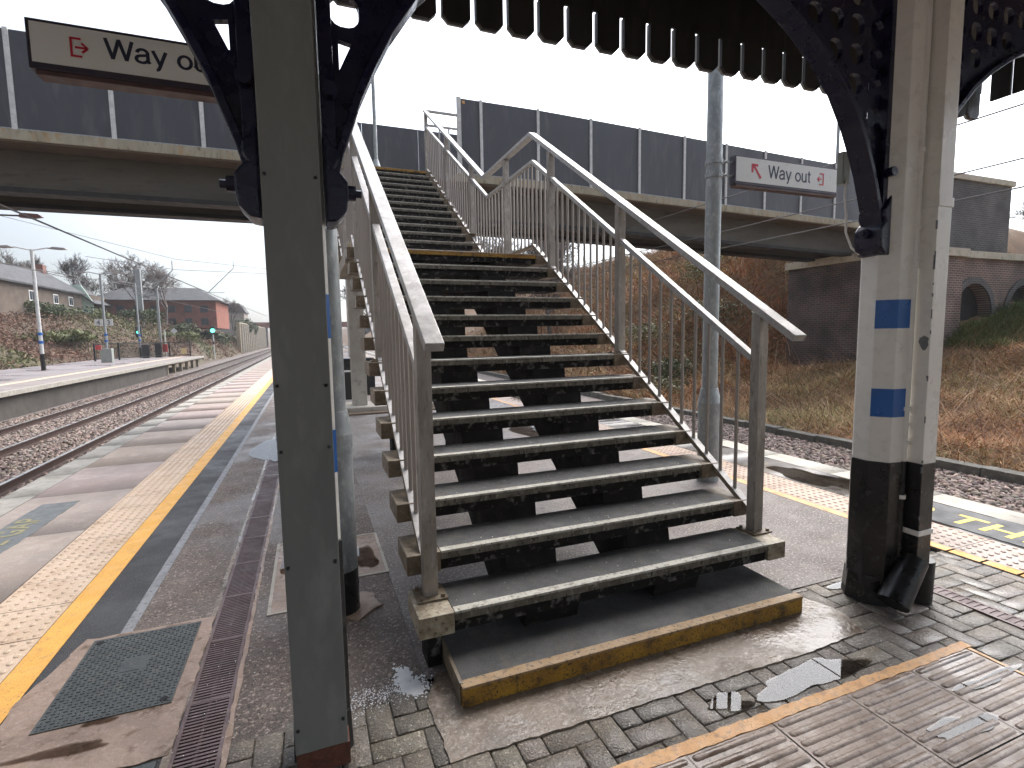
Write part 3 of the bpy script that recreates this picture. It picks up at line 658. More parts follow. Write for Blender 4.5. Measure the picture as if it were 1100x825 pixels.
BR = [(.56, .28, .13), (.64, .34, .17), (.40, .20, .09), (.74, .50, .28), (.54, .33, .16), (.46, .40, .17)]
GR = [(.10, .16, .04), (.14, .20, .05), (.20, .24, .08), (.30, .30, .12)]
clear = lambda x, y, r: ~((x > 14.3) & (y > 8.3) & (y < 13))
b_ = blades('dead_bracken', 95000, (7.95, 22), (-4, 12.6), h_right, (.15, .5), (.003, .010), BR, blade_m, 21, dens=clear); tag(b_, kind='stuff', label='tangle of rust brown dead bracken on the right-hand bank', cat='bracken')
b_ = blades('dead_bracken', 90000, (8.1, 30), (12, 44), h_right, (.25, .8), (.008, .022), BR, blade_m, 22, dens=clear, yb=1.3); tag(b_, kind='stuff', label='reddish dead bracken on the slope beyond the footbridge', cat='bracken')
gd = lambda x, y, r: clear(x, y, r) & ((vnoise(x, y, 2.2, 44) > .25) | ((y > 6.9) & (x > 16.5) & (y < 8.45)) | (x < 8.6))
b_ = blades('long_grass', 9000, (7.9, 22), (-4, 9.5), h_right, (.12, .38), (.004, .010), GR[2:] + [(.36, .32, .16)], blade_m, 23, dens=gd); tag(b_, kind='stuff', label='straw and green grass mixed through the bracken bank', cat='grass')
gd2 = lambda x, y, r: (x > 16.3) & (y > 7.0) & (y < 8.45)
b_ = blades('green_grass', 26000, (16.3, 24), (6.9, 8.45), h_right, (.2, .5), (.006, .014), GR[:3], blade_m, 24, dens=gd2, tilt=(.1, .7)); tag(b_, kind='stuff', label='bright green grass below the brick arches', cat='grass')
def cards(name, n, xr, yr, hf, size, hgt, cols, m, seed, dens, nscale=6.):
    """small leaf-clump faces scattered through a low layer over the bank"""
    r = np.random.default_rng(seed); x = r.uniform(*xr, n); y = yr[0] + (yr[1] - yr[0]) * r.uniform(0, 1, n) ** 1.2
    k = dens(x, y); x, y = x[k], y[k]; n = len(x)
    z = hf(x, y) + r.uniform(0, 1, n) * hgt * np.clip(.55 + .9 * vnoise(x, y, 1.7, seed), .05, 2)
    p = np.stack([x, y, z], 1); u = r.normal(0, 1, (n, 3)); u /= np.linalg.norm(u, axis=1)[:, None]
    v = np.cross(u, r.normal(0, 1, (n, 3))); v /= np.linalg.norm(v, axis=1)[:, None]; s2 = r.uniform(*size, n)[:, None]
    V = np.stack([p - u * s2 * 1.8, p - v * s2 * .4, p + u * s2 * 1.8, p + v * s2 * .4], 1).reshape(-1, 3)
    cols = np.array(cols); ci = np.clip(((vnoise(x, y, nscale, seed + 1) * .55 + .5 + r.normal(0, .16, n)) * len(cols)).astype(int), 0, len(cols) - 1)
    return npmesh(name, V, np.arange(n * 4).reshape(-1, 4), m, cols[ci] * r.uniform(.6, 1.35, n)[:, None])
b_ = cards('far_scrub', 90000, (-34, -13), (28, 112), h_left, (.05, .14), .9, [(.36, .21, .15), (.30, .18, .13), (.40, .26, .18), (.25, .21, .12), (.30, .30, .14), (.19, .23, .10)], blade_m, 25,
           lambda x, y: x < np.interp(y, [30, 49, 58, 75, 110], [-18.9, -18.9, -14.8, -13, -12.8]))
tag(b_, kind='stuff', label='brown winter scrub over the bank behind the far platform', cat='scrub')
b_ = blades('bramble_stems', 5200, (7.95, 23), (-4, 12.5), h_right, (.7, 1.7), (.004, .009), [(.22, .10, .06), (.34, .18, .10), (.50, .34, .2), (.16, .09, .06)], blade_m, 27, dens=clear, tilt=(.2, 1.2), lean=1.6); tag(b_, kind='stuff', label='long arching bramble stems over the right-hand bank', cat='bramble')
b_ = blades('hill_bramble_stems', 5200, (8.2, 32), (12.5, 42), h_right, (.9, 2.2), (.008, .018), [(.24, .11, .07), (.38, .20, .12), (.52, .36, .22), (.16, .09, .06)], blade_m, 28, tilt=(.1, 1.2), lean=1.6); tag(b_, kind='stuff', label='bare bramble stems over the hillside beyond the footbridge', cat='bramble')
cl_ok = lambda x, y: ~((x > 14.2) & (y > 8.2) & (y < 13))
b_ = cards('bank_leaf_litter', 60000, (7.9, 23), (-4, 12.5), h_right, (.012, .03), .42, [(.66, .38, .19), (.50, .29, .14), (.62, .52, .24), (.36, .36, .13), (.80, .66, .42)], blade_m, 31, cl_ok, nscale=2.2); tag(b_, kind='stuff', label='curled dead leaves and bramble leaves over the right-hand bank', cat='leaf litter')
b_ = cards('hill_scrub', 70000, (8.2, 34), (12.5, 48), h_right, (.03, .075), .75, [(.60, .29, .16), (.50, .25, .13), (.62, .38, .22), (.36, .32, .14), (.50, .44, .25), (.32, .22, .11)], blade_m, 32, lambda x, y: x > 0, nscale=4.); tag(b_, kind='stuff', label='rusty scrub cover on the hillside behind the footbridge', cat='scrub')
# leafy clumps
def clump(name, c, rad, n, leaf, cols, seed, label, cat='bush', group=None, flat=.7, stems=True, m=leaf_m):
    r = np.random.default_rng(seed); root = empty(name, c); tag(root, label, cat, group)
    k = 9; cen = r.normal(0, .42, (k, 3)) * np.array([rad[0], rad[1], rad[2] * .5]); cen[:, 2] = np.abs(cen[:, 2]) + rad[2] * .35
    sz = r.uniform(.35, .62, k)
    which = r.integers(0, k, n); d = r.normal(0, 1, (n, 3)); d /= np.linalg.norm(d, axis=1)[:, None]
    rr = r.uniform(.55, 1.05, n) ** .6
    p = cen[which] + d * (rr * sz[which])[:, None] * np.array(rad); p[:, 2] = np.maximum(p[:, 2], 0.03)
    p += np.array(c)
    nrm = d + r.normal(0, .6, (n, 3)); nrm /= np.linalg.norm(nrm, axis=1)[:, None]
    u = np.cross(nrm, r.normal(0, 1, (n, 3))); u /= np.linalg.norm(u, axis=1)[:, None]; v = np.cross(nrm, u)
    s2 = r.uniform(.6, 1.3, n)[:, None] * leaf
    V = np.stack([p - u * s2, p - v * s2 * .5, p + u * s2, p + v * s2 * .5], 1).reshape(-1, 3)
    Fc = np.arange(n * 4).reshape(-1, 4); cols = np.array(cols)
    t = cols[(which + r.integers(0, 2, n)) % len(cols)] * r.uniform(.65, 1.3, n)[:, None]
    npmesh('foliage', V, Fc, m, t, root)
    if stems:
        mb = MB()
        for q in range(5):
            a2 = r.uniform(0, 6.28); mb.tube(Vector(c), Vector(c) + Vector((math.cos(a2) * rad[0] * .5, math.sin(a2) * rad[1] * .5, rad[2] * .8)), .03 * rad[2], .008 * rad[2], n=5)
        mb.build('stem', bark, root)
    return root
DG = [(.11, .14, .05), (.15, .18, .065), (.08, .10, .035)]; IV = [(.16, .18, .07), (.24, .25, .11), (.42, .42, .24)]; OL = [(.24, .26, .09), (.18, .20, .06)]
hr = lambda x, y: float(h_right(np.array([x]), np.array([y]))[0]); hl = lambda x, y: float(h_left(np.array([x]), np.array([y]))[0])
for i, (x, y, rx, rz, cl, lb) in enumerate([
    (13.2, 15.5, 1.5, 1.1, IV, 'pale leaved bramble mound just left of the dark brick abutment'),
    (11.6, 17.5, 1.3, .9, IV, 'variegated ivy mound seen behind the tall grey pole'),
    (10.3, 14.5, 1.1, .8, DG, 'dark green bramble patch seen through the right balusters'),
    (9.2, 13.0, .8, .6, IV, 'small bramble patch low on the bank behind the balusters'),
    (15.5, 18.0, 1.8, 1.2, OL, 'olive green bush high on the bank under the bridge beam'),
    (8.7, .6, .3, .22, OL, 'small bright weed tuft by the trough right of the white column'),
    (7.5, .2, .16, .14, OL, 'tiny green weed in the right-hand ballast')]):
    clump('bramble_bush', (x, y, hr(x, y) if x > 7.85 else ZB), (rx, rx, rz), int(1500 if rx > .5 else 300), .06 if rx > .5 else .035, cl, 60 + i, lb)

# ------------------------------------------------------------ staircase
G1, RS = .28, .18389
XL, XR = -2.122, .145
stair = empty('staircase', (-.99, 0, 0)); tag(stair, 'long two flight staircase with dark gritted treads and worn nosings climbing to the footbridge', 'staircase')
def tread(y, z, nose, ends=True, last=False, dep=.30):
    x0, x1 = -1.95 + random.uniform(-.006, .006), -.005 + random.uniform(-.02, .012)
    t = MB().box(x0 + .002, x1 - .002, y + .02, y + dep, z - .105, z - .003).build('tread', dkface, stair)
    MB().box(x0, x1, y + .05, y + dep, z - .0045, z).build('anti_slip_surface', grit, t)
    MB().box(x0, x1, y, y + .050, z - .012, z + .0008).build('nosing', nose, t, bevel=.003)
    MB().box(x0 + .001, x1 - .001, y + .003, y + .0195, z - .046, z - .0125).build('nosing_front', nosefront if nose is nosing else ynosf, t, bevel=.002)
    if ends:
        MB().box(XL, x0 - .002, y, y + dep - .006, z - .105, z - .001).build('end_block', block if k_ == 1 else brown, t, bevel=.005)
        MB().box(x1 + .002, XR, y, y + dep - .006, z - .105, z - .001).build('end_block', block if k_ == 1 else brown, t, bevel=.005)
    return t
# foot step
MB().box(-2.075, -2.01, .34, .48, 0, .176).build('support', dkface, stair)
t = MB().box(-2.0, -.035, .03, .56, .0, .093).build('tread', dkface, stair)
MB().box(-1.985, -.04, .05, .56, .0955, .100).build('anti_slip_surface', grit, t)
MB().box(-2.0, -.035, 0, .055, .088, .1008).build('nosing', ynos, t, bevel=.004)
MB().box(-1.999, -.036, .003, .029, .008, .0875).build('nosing_front', ynosf, t, bevel=.003)
MB().box(-2.003, -1.988, .03, .56, .02, .1035).build('side_angle', brown, t)
for k_ in range(1, 13): tread(k_ * G1, .1 + k_ * RS, nosing)
ZL = .1 + 13 * RS; Y13 = 13 * G1
k_ = 13
tread(Y13, ZL, ynos)
MB().box(XL, XR, Y13 + .30, 5.62, ZL - .13, ZL - .001).build('landing', lconc, stair, bevel=.006)
G2 = .29
for j in range(1, 14):
    k_ = 13 + j; tread(5.58 + (j - 1) * G2, ZL + j * RS, nosing)
ZT = ZL + 14 * RS; YT = 5.58 + 13 * G2
k_ = 27; tread(YT, ZT, ynos)
MB().box(XL, XR, YT + .30, 9.86, ZT - .13, ZT - .001).build('landing', lconc, stair)
for x0, x1 in ((-1.58, -1.28), (-.80, -.50)):
    pts = [(.32, .0), (.62, .0), (Y13 + .3, ZL - .55), (Y13 + .3, ZL - .13)]
    low = [(.36, .0), (.72, .0), (Y13 + .2, ZL - .46), (5.7, ZL - .46), (9.8, ZT - .46), (9.8, ZT - .13), (9.4, ZT - .13)]
    up = []
    for j in range(13, 0, -1): yy = 5.58 + (j - 1) * G2; up += [(yy + .27, ZL + j * RS - .106), (yy + .02, ZL + j * RS - .106)]
    up += [(5.6, ZL - .131), (Y13 + .02, ZL - .131)]
    for j in range(12, 0, -1): yy = j * G1; up += [(yy + .27, .1 + j * RS - .106), (yy + .02, .1 + j * RS - .106)]
    MB().prism(low + up, x0, x1, 'x').build('spine_beam', spine, stair)
for y in (4.9,):
    MB().box(-1.56, -1.30, y, y + .28, 0, ZL - .46).box(-.78, -.52, y, y + .28, 0, ZL - .46).build('support', spine, stair, bevel=.01)
MB().box(-1.72, -1.42, 9.35, 9.65, .12, ZT - .45).box(-.58, -.28, 9.35, 9.65, .12, ZT - .45).box(-1.95, -.1, 9.30, 9.70, ZT - .47, ZT - .131).build('support', lconc, stair, bevel=.012)
MB().box(-2.0, .0, 9.0, 10.0, .0, .12).build('plinth', lconc, stair, bevel=.015)
MB().box(-2.4, .4, 8.75, 10.3, .0, .03).build('brick_margin', brickBx, stair)

HRp = [(.19, 1.545), (3.97, 3.985), (5.80, 3.985), (9.80, 6.51)]
MRp = [(.52, 1.42), (3.95, 3.66), (5.66, 3.66), (9.80, 6.18)]
BRp = [(.46, .395), (3.93, 2.66), (5.60, 2.66), (9.75, 5.26)]
def zi(P, y): return float(np.interp(y, [p[0] for p in P], [p[1] for p in P]))
def swept(P, x0, x1, h):
    b = MB(); n = len(P); vs = []
    for i, (y, z) in enumerate(P):
        # mitre: vertical thickness keeps the section
        if i in (0, n - 1):
            q = P[1] if i == 0 else P[-2]; d = Vector((q[0] - y, q[1] - z)).normalized() * (1 if i == 0 else -1); nn = Vector((-d.y, d.x)); k = 1
        else:
            d0 = Vector((y - P[i - 1][0], z - P[i - 1][1])).normalized(); d1 = Vector((P[i + 1][0] - y, P[i + 1][1] - z)).normalized()
            nn = (Vector((-d0.y, d0.x)) + Vector((-d1.y, d1.x))).normalized(); k = 1 / max(.5, nn.dot(Vector((-d0.y, d0.x))))
        a_ = (y, z); c = (y - nn.x * h * k, z - nn.y * h * k)
        vs += [(x0, *a_), (x1, *a_), (x1, *c), (x0, *c)]
    fs = [(0, 1, 2, 3), tuple(4 * (n - 1) + i for i in (3, 2, 1, 0))]
    for i in range(n - 1):
        o = 4 * i
        for k in range(4): fs.append((o + k, o + 4 + k, o + 4 + (k + 1) % 4, o + (k + 1) % 4))
    return b.add(vs, fs)
POSTS = [.485, 2.06, 3.47, 4.88, 6.46, 8.03, 9.72]
def nosz(y):
    if y < Y13: return .1 + math.floor(y / G1 + 1e-6) * RS
    if y < 5.58: return ZL
    return min(ZT, ZL + (math.floor((y - 5.58) / G2 + 1e-6) + 1) * RS)
def balustrade(hx0, hx1, px0, px1, label, side):
    xc = (px0 + px1) / 2
    bal = swept(HRp, hx0, hx1, .042).build('balustrade', rail_steel, stair, bevel=.004)
    bal['label'] = label
    swept(MRp, xc - .026, xc + .026, .040).build('mid_rail', rail_steel, bal, bevel=.003)
    swept(BRp, xc - .028, xc + .028, .030).build('bottom_rail', brown, bal)
    swept([(a_, b_ + .002) for a_, b_ in BRp], xc - .026, xc + .026, .0015).build('bottom_rail_lit_top', rail_steel, bal)  # pale strip puts the lit top of the brown rail into colour
    for y in POSTS:
        zb = nosz(y)
        MB().box(px0, px1, y - .034, y + .034, zb + .008, zi(HRp, y) - .048).build('post', steel, bal, bevel=.003)
        bp = MB().box(xc - .075, xc + .075, y - .075, y + .075, zb, zb + .010)
        for sx in (-1, 1):
            for sy in (-1, 1): bp.tube((xc + sx * .055, y + sy * .055, zb + .010), (xc + sx * .055, y + sy * .055, zb + .024), .011, n=6)
        bp.build('base_plate', brown, bal)
    stuff = MB(); extra = 0
    for a_, b_ in zip(POSTS[:-1], POSTS[1:]):
        n = 10
        for i in range(1, n + 1):
            y = a_ + .034 + (b_ - a_ - .068) * i / (n + 1)
            args = ((xc, y, zi(BRp, y) - .006), (xc, y, zi(MRp, y) - .030))
            if side < 0 and y > 5.0: stuff.tube(*args, .0125, n=6, caps=False); extra += 1
            else: MB().tube(*args, .0125, n=8, caps=False).build('baluster', barsteel, bal, smooth=True)
    if extra: stuff.build('baluster', barsteel, bal)['kind'] = 'stuff'
    return bal
balR = balustrade(.058, .150, .068, .138, 'right-hand steel balustrade with flat handrail ending in mid-air', 1)
balL = balustrade(-2.072, -1.986, -2.06, -1.99, 'left-hand steel balustrade rising beside the grey column', -1)
MB().box(.128, .84, 9.76, 9.82, 6.46, 6.50).box(.128, .84, 9.77, 9.81, 6.16, 6.20).box(.40, .43, 9.775, 9.805, 5.08, 6.16).box(.62, .65, 9.775, 9.805, 5.08, 6.16).build('return_rail', rail_steel, balR)

dbr = mat('flaked_debris', (.55, .52, .46), (.35, .30, .24), rough=(.7, .9), scale=40)
for k in range(1, 27):
    yy, zz_ = (k * G1, .1 + k * RS) if k <= 13 else (5.58 + (k - 14) * G2, ZL + (k - 13) * RS)
    o = specks('fallen_flakes', 26, -1.0, yy + .17, .92, .10, .0015, .0045, zz_ + .0002, 200 + k, True, dbr); o['kind'] = 'stuff'; attach(o, stair)
# ------------------------------------------------------------ footbridge
fb = empty('footbridge', (0, 11, 5.0)); tag(fb, 'concrete decked footbridge with dark grey panelled parapets crossing above the tracks', 'footbridge')
YB = 9.9
def dz(x): return float(np.interp(x, [-30, 3, 14.5, 26], [0, 0, -.30, -.62]))
def span(name, m, x0, x1, y0, y1, z0, z1):
    n = 12; b = MB(); vs = []; 
    for i in range(n + 1):
        x = x0 + (x1 - x0) * i / n; d = dz(x); vs += [(x, y0, z0 + d), (x, y1, z0 + d), (x, y1, z1 + d), (x, y0, z1 + d)]
    fs = [(0, 1, 2, 3), tuple(4 * n + i for i in (3, 2, 1, 0))]
    for i in range(n):
        for k in range(4): o = 4 * i; fs.append((o + k, o + 4 + k, o + 4 + (k + 1) % 4, o + (k + 1) % 4))
    return b.add(vs, fs).build(name, m, fb)
XB0, XB1 = -30., 15.2
span('deck_slab', conc, XB0, -2.3, YB - .12, 12.32, 5.05, 5.225); span('deck_slab', conc, .78, XB1, YB - .12, 12.32, 5.05, 5.225)
span('deck_slab', conc, -2.3, .78, YB - .03, 12.32, 5.05, 5.068)
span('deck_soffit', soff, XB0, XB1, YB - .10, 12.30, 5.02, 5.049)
for y0 in (10.30, 11.65):
    span('main_beam', beamm, XB0, XB1, y0, y0 + .25, 4.36, 5.019); span('lower_flange', flange, XB0, XB1, y0 - .06, y0 + .31, 4.27, 4.358)
zb_ = 5.226
def bay(x0, x1, y):
    d0, d1 = dz(x0), dz(x1)
    MB().add([(x0 + .02, y, zb_ + .05 + d0), (x1 - .02, y, zb_ + .05 + d1), (x1 - .02, y + .03, zb_ + .05 + d1), (x0 + .02, y + .03, zb_ + .05 + d0),
              (x0 + .02, y, 6.91 + d0), (x1 - .02, y, 6.91 + d1), (x1 - .02, y + .03, 6.91 + d1), (x0 + .02, y + .03, 6.91 + d0)],
             [(0, 3, 2, 1), (4, 5, 6, 7), (0, 1, 5, 4), (1, 2, 6, 5), (2, 3, 7, 6), (3, 0, 4, 7)]).build('parapet_panel', panel, fb)
    MB().beam((x0 + .03, y - .012, zb_ + .025 + d0), (x1 - .03, y - .012, zb_ + .025 + d1), .02, .045).build('kick_rail', galv, fb)
def ppost_(x, y, w_=.036): MB().box(x - w_, x + w_, y - .035, y - .003, zb_ + dz(x), 6.925 + dz(x)).build('parapet_post', ppost, fb)
xsP = [-7.087 + 1.432 * i for i in range(-16, 4)]
for i in range(len(xsP) - 1): bay(xsP[i], xsP[i + 1], YB)
for x in xsP: ppost_(x, YB)
xr = [.90, 1.43] + [2.87 + 1.449 * i for i in range(0, 9)]
for i in range(len(xr) - 1): bay(xr[i], xr[i + 1], YB)
for x in xr: ppost_(x, YB, .034 if x > 1 else .05)
x = -22.6
while x < 15: 
    MB().box(x + .004, x + 1.436, 12.2, 12.23, 5.23 + dz(x), 6.98 + dz(x)).build('parapet_panel', panel, fb); x += 1.44
MB().box(.99, 1.05, 9.885, 9.899, 6.80, 6.86).build('parapet_marker', orange, fb)

def lamp_col(name, base, h, r, label, heads=(), m=galv, collar=None, top=None, black_to=None, lean=0):
    x, y, z = base; root = empty(name, base); tag(root, label, 'lamp post' if heads else 'pole')
    if collar:
        rb, zc0, zc1 = collar
        MB().tube((x, y, z), (x, y, z + zc0), rb, n=20).build('base', m, root, smooth=True)
        MB().tube((x, y, z + zc0 - .09), (x, y, z + zc0), rb + .006, n=20).tube((x, y, z + zc0 + .0005), (x, y, z + zc1), rb + .005, r + .008, n=20).build('collar', galv, root, smooth=True)
        MB().tube((x, y, z + zc1 - .01), (x, y, z + h), r, r * .95, n=20).build('shaft', m, root, smooth=True)
        if black_to: MB().tube((x, y, z), (x, y, z + black_to), rb + .002, n=20).build('black_foot', blk, root, smooth=True)
    else: MB().tube((x, y, z), (x, y, z + h), r * 1.3, r, n=10).build('shaft', m, root, smooth=True)
    for hx in heads:
        MB().tube((x, y, z + h - .05), (x + hx * .75, y, z + h + .12), r * .45, n=6).build('arm', m, root)
        a_ = MB().prism([(x + hx * .7, z + h + .06), (x + hx * .95, z + h + .17), (x + hx * 1.45, z + h + .13), (x + hx * 1.55, z + h + .05), (x + hx * 1.2, z + h + .02)], y - .12, y + .12, 'y'); a_.build('lantern', mat('lantern_grey', (.3, .27, .26), rough=(.5, .6)), root, bevel=.02)
    return root
lamp_col('street_lamp', (-.80, 11.2, 5.07), 5.6, .045, 'slim galvanised lamp post with thick foot standing on the bridge above the stairs', heads=(-1,), collar=(.10, .55, .72))
lp = lamp_col('street_lamp', (17.8, 13.5, 4.4), 8.5, .055, 'thin bare lamp post rising behind the right end of the bridge parapet', heads=(1,))

# ------------------------------------------------------------ abutment and brick walls
ab = empty('bridge_abutment', (16, 10, 0)); tag(ab, 'dark purple brick bridge abutment with pale stone coping under the right end of the footbridge', 'abutment')
XA = 14.5
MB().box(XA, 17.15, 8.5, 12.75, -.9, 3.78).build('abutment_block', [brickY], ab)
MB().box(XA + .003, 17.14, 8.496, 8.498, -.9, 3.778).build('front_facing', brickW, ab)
MB().box(XA - .10, 17.28, 8.40, 12.85, 3.782, 4.04).build('stone_coping', stone, ab, bevel=.015)
MB().box(XA + .6, 22.4, 9.9, 12.6, 4.042, 6.75).build('upper_wall', brickD, ab)
MB().box(XA + .62, XA + .9, 9.0, 9.899, 4.042, 4.75).build('bearing_block', brickD, ab)
MB().box(XA + .55, 22.5, 9.82, 10.25, 6.752, 6.95).build('stone_coping', stone, ab, bevel=.012)
wg = empty('arched_wing_wall', (20, 8.8, 0)); tag(wg, 'brown brick retaining wall with blind arches and cream coping beyond the white column', 'wall')
# wall with true arch recesses via 2D curve fill
def holes_plate(outer, holes, thick, name, m, parent, mtx):
    cu = bpy.data.curves.new('c', 'CURVE'); cu.dimensions = '2D'; cu.fill_mode = 'BOTH'; cu.extrude = thick / 2
    for pl in [outer] + holes:
        sp = cu.splines.new('POLY'); sp.points.add(len(pl) - 1)
        for i, p in enumerate(pl): sp.points[i].co = (p[0], p[1], 0, 1)
        sp.use_cyclic_u = True
    to = bpy.data.objects.new('c', cu); COL.objects.link(to); bpy.context.view_layer.update()
    me = bpy.data.meshes.new_from_object(to.evaluated_get(bpy.context.evaluated_depsgraph_get()))
    bpy.data.objects.remove(to); bpy.data.curves.remove(cu)
    me.transform(mtx); me.materials.clear(); me.materials.append(m); me.name = name
    return link(me, name, parent)
XZ = Matrix(((1, 0, 0, 0), (0, 0, -1, 0), (0, 1, 0, 0), (0, 0, 0, 1)))      # plan (x,y) -> (x,z)
def arch(cx_, r, z0, zs, n=14): return [(cx_ - r, z0)] + [(cx_ + r * math.cos(PI - PI * i / n), zs + r * math.sin(PI - PI * i / n)) for i in range(n + 1)] + [(cx_ + r, z0)]
arcs = [18.1, 21.0, 23.9]
holes_plate([(17.15, -.5), (27, -.5), (27, 3.78), (17.15, 3.78)], [arch(c, .98, .6, 2.0) for c in arcs], .35, 'wall', brickW, wg, Matrix.Translation((0, 8.85, 0)) @ XZ)
for c in arcs:
    o = arch(c, 1.20, 1.99, 2.0); i_ = arch(c, .985, 1.99, 2.0)
    rp = o + i_[::-1]
    MB().prism(rp, 8.62, 8.672, 'y').build('arch_ring', brickD, wg)
MB().box(17.15, 27, 9.1, 9.2, -.5, 3.7).build('recess_back', mat('dark_recess', (.018, .017, .017), (.03, .027, .025), rough=(.8, .95), scale=2), wg)  # near-black backing across the arch openings
MB().box(17.285, 27, 8.55, 9.10, 3.785, 4.01).build('stone_coping', stone, wg, bevel=.012)

# ------------------------------------------------------------ canopy, columns
cn_ = empty('platform_canopy', (-1, -3, 3.7)); tag(cn_, 'dark station canopy roof edged with hanging dagger board valance', 'canopy')
XC = 3.05
MB().box(-5.2, XC + .1, -8, .99, 3.98, 4.06).build('roof', roofm, cn_)
MB().box(-5.1, XC, -.07, .07, 3.62, 3.80).build('cross_beam', navy, cn_)
MB().box(-5.1, XC, -3.6, -3.46, 3.62, 3.80).build('cross_beam', navy, cn_)
for x in (-2.55, .5): MB().box(x - .06, x + .06, -7.8, .86, 3.81, 3.95).build('purlin', dark, cn_)
vb = MB(); vh = MB()
pit_ = .191
for i in range(-19, 24):
    c = -1.50 + pit_ * i; w2 = .079
    if c + w2 > XC: break
    z0 = 3.270 + .02 * (c + 1.5); zt = z0 + .215
    vb.prism([(c - w2, zt), (c - w2, z0 + .035), (c - w2 + .035, z0), (c + w2 - .035, z0), (c + w2, z0 + .035), (c + w2, zt)], .90, .922, 'y')
    vb.prism([(c - pit_ / 2 + .001, zt + .001), (c + pit_ / 2 - .001, zt + .001), (c + pit_ / 2 - .001, 3.97), (c - pit_ / 2 + .001, 3.97)], .90, .922, 'y')
vbo = vb.build('valance', dagger, cn_)
# pale outer skin seen on the cut edges
ve = MB()
for i in range(-19, 24):
    c = -1.50 + pit_ * i; w2 = .079
    if c + w2 > XC: break
    z0 = 3.270 + .02 * (c + 1.5); zt = z0 + .215
    ve.prism([(c - w2, zt), (c - w2, z0 + .035), (c - w2 + .035, z0), (c + w2 - .035, z0), (c + w2, z0 + .035), (c + w2, zt)], .9225, .94, 'y')
ve.build('valance_outer_skin', dagedge, cn_)
vs2 = MB(); y = .86
while y > -7.5:
    vs2.box(XC - .022, XC, y - .14, y, 3.50, 3.97); y -= .152
vs2.build('side_valance', dagger, cn_)
vs2 = MB(); y = .86
while y > -7.5:
    vs2.box(-5.2, -5.178, y - .14, y, 3.50, 3.97); y -= .152
vs2.build('side_valance', dagger, cn_)

